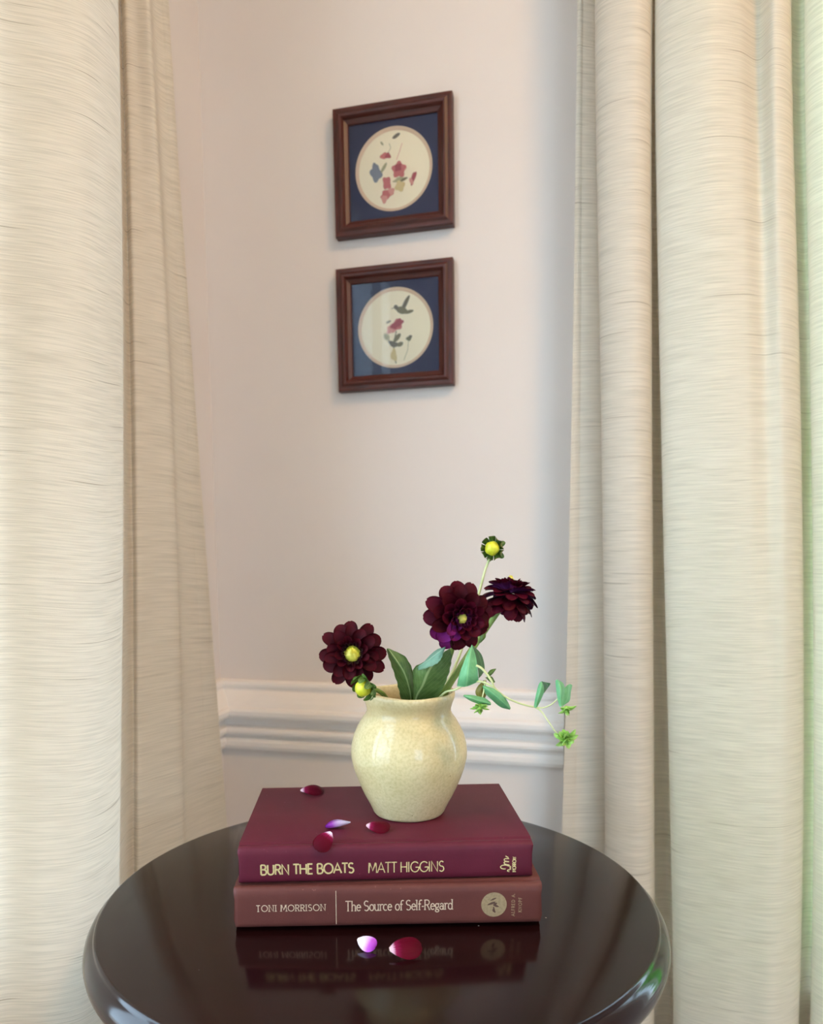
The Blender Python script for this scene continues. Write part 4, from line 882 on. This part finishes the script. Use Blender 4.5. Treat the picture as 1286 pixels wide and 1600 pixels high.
def dahlia(center, nrm, layers, disc_r, disc_h, label, stem_pts, sr, seed, disc_off=0.0, sepals=True, droop=None):
    root = empty('dahlia', VB); tag(root, label, 'flower')
    rnd = random.Random(seed); base = Matrix.Translation(mm(center)) @ frame_from(nrm)
    if stem_pts: stem(root, stem_pts, sr, sr * 1.1)
    for li, (cnt, r, z, L, Wd, elev, cup, arch, curl, mats) in enumerate(layers):
        for k in range(cnt):
            var = k % 3
            a = 2 * math.pi * (k + 0.5 * (li % 2)) / cnt + rnd.uniform(-0.10, 0.10) + li * 0.21
            flush = seed == 23 and li < 4 and 200 < math.degrees(a) % 360 < 246
            me = petal_mesh((seed, li, var), L * (1, 0.94, 1.05)[var], Wd * (1, 1.06, 0.93)[var], 1.5 * cup * (1, 1.3, 0.8)[var], arch, curl * (1, 0.6, 1.4)[var], (0.05, 0.0, 0.10)[var], ('violet', 'violet') if flush else mats)
            o = bpy.data.objects.new('petal', me); C.objects.link(o); o.parent = root
            el = math.radians(elev + rnd.uniform(-7, 7) * (1.7 if seed == 23 else 1) + (droop(a) if droop else 0))
            o.matrix_parent_inverse = Matrix()
            m = base @ Matrix.Rotation(a, 4, 'Z') @ Matrix.Translation((r, 0, z)) @ Matrix.Rotation(-el, 4, 'Y') @ Matrix.Rotation(rnd.uniform(-0.22, 0.22), 4, 'X')
            o.matrix_basis = m
    # disc of unopened florets
    vs, fs = [], []; nr, ns = 9, 26
    for i in range(nr + 1):
        t = i / nr
        for k in range(ns):
            a = 2 * math.pi * (k + 0.5 * (i % 2)) / ns; rr = disc_r * math.sin(t * math.pi / 2 * 1.05)
            b = 1 + 0.07 * math.sin(k * math.pi + i * 2.1) + rnd.uniform(-0.03, 0.03)
            vs.append(base @ Vector((rr * b * math.cos(a), rr * b * math.sin(a), disc_off + disc_h * math.cos(t * math.pi / 2 * 1.05) * b)))
    for i in range(nr):
        for k in range(ns):
            a, b = i * ns + k, i * ns + (k + 1) % ns; fs.append((a, b, b + ns, a + ns))
    mesh('flower_center', vs, fs, 'disc', root)
    if sepals:
        for k in range(5):
            me = petal_mesh(('sep',), 0.012, 0.0065, -0.15, 0.05, -0.25, 0.0, ('sepal', 'sepal'))
            o = bpy.data.objects.new('sepal', me); C.objects.link(o); o.parent = root
            o.matrix_basis = base @ Matrix.Rotation(2 * math.pi * k / 5 + 0.4, 4, 'Z') @ Matrix.Translation((0.003, 0, -0.0045)) @ Matrix.Rotation(math.radians(28), 4, 'Y')
    return root
MA, MB_, DK = ('maroon', 'under'), ('maroon_b', 'under'), ('dark_petal', 'under')
dahlia((-46.3, -36, 146.2), (-0.02, -0.97, 0.16), [
    (12, 0.0055, 0.000, 0.0225, 0.0128, -2, 0.10, 0.04, -0.06, MA), (11, 0.0052, 0.0012, 0.0178, 0.0110, 14, 0.14, 0.03, -0.05, MA),
    (9, 0.0060, 0.0020, 0.0105, 0.0082, 36, 0.25, 0.02, 0.05, MA), (16, 0.0074, 0.0022, 0.0060, 0.0038, 62, 0.4, 0.0, 0.18, DK)], 0.0074, 0.0062,
    'open dark maroon dahlia with bright yellow centre, lowest of the three blooms', STEM_A, 1.7, 11)
dahlia((40.1, -42, 177.0), (0.26, -0.95, -0.14), [
    (12, 0.0045, -0.0005, 0.0245, 0.0148, -4, 0.12, 0.06, -0.08, MB_), (11, 0.0045, 0.0015, 0.0215, 0.0138, 14, 0.16, 0.06, -0.05, MA), (10, 0.0045, 0.0030, 0.0172, 0.0118, 32, 0.2, 0.05, 0.0, MB_),
    (9, 0.0045, 0.0040, 0.0120, 0.0080, 50, 0.3, 0.02, 0.08, MB_), (14, 0.0052, 0.0045, 0.0085, 0.0042, 68, 0.45, 0.0, 0.22, ('under', 'under'))], 0.0044, 0.0055,
    'full maroon dahlia with violet petal backs, its half-open yellow heart facing outward', STEM_B, 1.9, 23, 0.006)
dahlia((89.2, 14, 191.3), (0.05, 0.07, 0.99), [
    (11, 0.004, -0.0030, 0.0225, 0.0145, -34, -0.12, 0.10, -0.20, MB_), (12, 0.004, -0.0010, 0.0225, 0.0140, -20, -0.05, 0.08, -0.14, MA), (12, 0.004, 0.0002, 0.0220, 0.0135, -6, 0.05, 0.08, -0.10, MB_), (12, 0.004, 0.0015, 0.0205, 0.0125, 8, 0.1, 0.06, -0.05, MB_),
    (11, 0.0045, 0.0026, 0.0180, 0.0105, 22, 0.2, 0.04, 0.0, MA), (11, 0.0045, 0.0035, 0.0140, 0.0080, 42, 0.3, 0.02, 0.05, ('maroon', 'maroon_b')), (11, 0.003, 0.0040, 0.0112, 0.0050, 64, 0.4, 0.0, 0.12, ('maroon', 'maroon_b'))], 0.0042, 0.0125,
    'maroon dahlia turned upward and seen from the side, on the thick green stem', STEM_C, 2.7, 37, 0.004, droop=lambda a: -16 * max(0, math.cos(a + 0.5)))
def bud(center, axis, r, label, stem_pts, sr, seed, sep_mat, open_):
    root = empty('dahlia_bud', VB); tag(root, label, 'flower bud')
    rnd = random.Random(seed); base = Matrix.Translation(mm(center)) @ frame_from(axis)
    stem(root, stem_pts, sr, sr * 1.15, 'stem_pale' if seed == 2 else 'stem')
    vs, fs = [], []; nr, ns = 10, 20
    for i in range(nr + 1):
        t = i / nr
        for k in range(ns):
            a = 2 * math.pi * k / ns; rr = r * math.sin(t * math.pi) * (1 + 0.05 * math.cos(5 * a + 2 * t)) + 1e-5
            vs.append(base @ Vector((rr * math.cos(a), rr * math.sin(a), r * 0.95 * math.cos(t * math.pi))))
    for i in range(nr):
        for k in range(ns):
            a, b = i * ns + k, i * ns + (k + 1) % ns; fs.append((a, b, b + ns, a + ns))
    mesh('bud_head', vs, fs, 'bud', root)
    for k in range(9):      # inner scales hugging the bud
        me = petal_mesh(('scale', seed), r * 1.75, r * 0.95, 0.22, 0.30, 0.06, 0.0, (sep_mat, 'sepal'))
        o = bpy.data.objects.new('bud_scale', me); C.objects.link(o); o.parent = root
        o.matrix_basis = base @ Matrix.Rotation(2 * math.pi * k / 9 + 0.2, 4, 'Z') @ Matrix.Translation((r * 0.42, 0, -r * 0.92)) @ Matrix.Rotation(-math.radians(62 + rnd.uniform(-6, 6)), 4, 'Y') @ Matrix.Rotation(math.pi, 4, 'X')
    for k in range(5):      # outer sepals turned out
        me = petal_mesh(('outer', seed), r * 1.5, r * 0.8, -0.2, 0.05, -0.3, 0.0, ('sepal', 'sepal'))
        o = bpy.data.objects.new('sepal', me); C.objects.link(o); o.parent = root
        o.matrix_basis = base @ Matrix.Rotation(2 * math.pi * k / 5 + 0.5, 4, 'Z') @ Matrix.Translation((r * 0.3, 0, -r * 1.0)) @ Matrix.Rotation(-math.radians(open_), 4, 'Y')
    return root
bud((-37.5, -49, 119.6), (-0.62, -0.62, -0.48), 0.0068, 'yellow dahlia bud with green sepals resting on the vase rim below the open bloom', STEM_BUD_A, 1.3, 1, 'sepal', 30)
bud((73.9, 20, 231.9), (-0.30, -0.93, 0.10), 0.0064, 'yellow bud with brown tipped scales on a pale stem, tallest above all the blooms', STEM_BUD_D, 1.15, 2, 'sepal_dark', 12)

def leaf_thing(name, label, cat='leaf'):
    r = empty(name, VB); tag(r, label, cat); return r
lf = leaf_thing('dahlia_leaf', 'narrow toothed dark green leaf upright in the vase beside the lowest bloom')
patch('blade', [[p for p in r] for r in LEAF_NARROW], ['leaf', 'leaf'], lf, 5, 4, 0.0005, 1.4, teeth=7, ripple=0.25)
lf = leaf_thing('dahlia_leaf', 'broad green leaf in the vase with its tip folded over to the pale side')
patch('blade', LEAF_BROAD, ['leaf', 'leaf'], lf, 6, 5, 0.0005, 0.9, teeth=8, ripple=0.3)
patch('folded_tip', LEAF_BROAD_FLAP, ['leaf_pale', 'leaf_pale'], lf, 5, 4, 0.0005, 0.8, teeth=7, ripple=0.25)
st = empty('cut_stem', VB); tag(st, 'slim pale green stem leaning beside the thick dahlia stem, under the round leaf', 'stem')
stem(st, STEM_E, 1.3, 1.7)
nb = patch('side_shoot', [[(60.5, -1, 151), (61.5, -2, 151), (62.5, -1, 151)], [(62, -1, 155), (64, -3, 155), (66.5, -1, 155.5)], [(62.5, 0, 160), (64.5, -1, 160), (66.5, 0, 160)], [(64, 1, 164), (64.5, 1, 164.5), (65, 1, 164)]], ['sepal', 'sepal'], bpy.data.objects['dahlia.002'], 3, 3)

sp = empty('spurge_sprig', VB); tag(sp, 'trailing green sprig with rounded leaves and lime flower clusters hanging over the vase rim', 'sprig')
for pts, a, b in ((STEM_TRAIL_A, 1.0, 0.8), (STEM_TRAIL_B, 1.0, 0.7), (STEM_TRAIL_C, 0.6, 0.55), (STEM_TRAIL_D, 0.6, 0.5), (STEM_TRAIL_E, 0.5, 0.4), (STEM_TRAIL_F, 0.6, 0.5)):
    stem(sp, pts, a, b, 'stem_pale', seg=8)
def sleaf(rows, m): patch('leaf', rows, m, sp, 4, 4, 0.0004)
sleaf(LEAF_ROUND_A, ['spurge', 'spurge']); sleaf(LEAF_ROUND_B, ['spurge_dark', 'spurge_dark'])
sleaf(LEAF_LANCE, ['spurge', 'spurge']); sleaf(LEAF_LOW, ['spurge', 'spurge'])
sleaf(LEAF_NODE_A, ['spurge', 'spurge']); sleaf(LEAF_NODE_B, ['spurge_dark', 'spurge_dark'])
sleaf(LEAF_END_A, ['spurge', 'spurge']); sleaf(LEAF_END_B, ['spurge', 'spurge'])
sleaf(BRACT_A, ['spurge_brown', 'sepal']); sleaf(BRACT_B, ['spurge_brown', 'sepal']); sleaf(BRACT_C, ['spurge_brown', 'sepal'])
def cluster(c, axis, n, L, Wd, seed, spread=75):
    rnd = random.Random(seed); base = Matrix.Translation(mm(c)) @ frame_from(axis)
    for k in range(n):
        v = k % 2
        me = petal_mesh(('lime', v, round(L, 4)), L * (1 - 0.25 * v), Wd * (1 - 0.2 * v), 0.45, 0.10, 0.02, -0.25, ('lime', 'lime'))
        o = bpy.data.objects.new('floret', me); C.objects.link(o); o.parent = sp
        tilt = math.radians(90 - spread * math.sqrt((k + 0.4) / n) + rnd.uniform(-8, 8))
        o.matrix_basis = base @ Matrix.Rotation(k * 2.4 + rnd.uniform(-.3, .3), 4, 'Z') @ Matrix.Rotation(-tilt, 4, 'Y')
cluster(CLUSTER_LOW[0], (-0.1, -0.45, -0.9), 17, 0.0086, 0.0034, 5)
cluster(CLUSTER_MID[0], (0.1, -0.5, -0.9), 11, 0.0080, 0.0042, 6, 85)
cluster(CLUSTER_END[0], (0.25, -0.8, -0.35), 24, 0.0098, 0.0046, 8, 105)

# ================================================================ FALLEN PETALS
def fallen(label, xy, surf, L, Wd, cup, arch, curl, rot, mats, tip=(0, 0), lift=0.0002):
    g = petal_grid(L, Wd, cup, arch, curl, 0.06, 11, 8, 0.16)
    m = Euler((tip[0], tip[1], rot), 'XYZ').to_matrix().to_4x4() @ Matrix.Translation((-L / 2, 0, 0))
    o = sheet('fallen_petal', g, list(mats), None, 0.0005, m)
    lo = min(v.co.z for v in o.data.vertices)
    for v in o.data.vertices: v.co.z -= lo
    o.location = (xy[0], xy[1], surf + lift)
    return tag(o, label, 'petal', 'loose dahlia petals')
fallen('dark domed petal lying near the far edge of the plum book', (-0.0853, 0.712), BT, 0.0225, 0.0190, -0.30, 0.20, -0.12, math.radians(8), ('fallen', 'fallen'), (0.15, 0.0))
fallen('violet petal with a raised white end on the plum book', (-0.0526, 0.6130), BT, 0.0215, 0.0120, 0.30, -0.04, 0.05, math.radians(183), ('fallen_violet', 'fallen_violet'), (0.75, 0.22))
fallen('dark glossy petal with a white pointed end just before the vase foot', (-0.0190, 0.6090), BT, 0.0200, 0.0140, -0.20, 0.10, -0.06, math.radians(-8), ('fallen', 'fallen'), (0.45, 0.05))
fallen('dark red petal propped over the spine edge of the plum book', (-0.0610, 0.5790), BT - 0.0042, 0.0185, 0.0150, -0.16, 0.08, -0.04, math.radians(-135), ('fallen', 'fallen'), (-0.62, 0.62))
fallen('small violet petal with a white curled end lying on the table', (-0.0264, 0.5415), TT, 0.0155, 0.0125, -0.26, 0.14, -0.14, math.radians(-28), ('fallen_violet', 'fallen_violet'), (0.55, 0.12))
fallen('magenta red petal with a white rim lying on the dark table top', (0.0030, 0.5324), TT, 0.0245, 0.0185, -0.18, 0.08, -0.05, math.radians(10), ('fallen', 'fallen'), (0.50, -0.02))
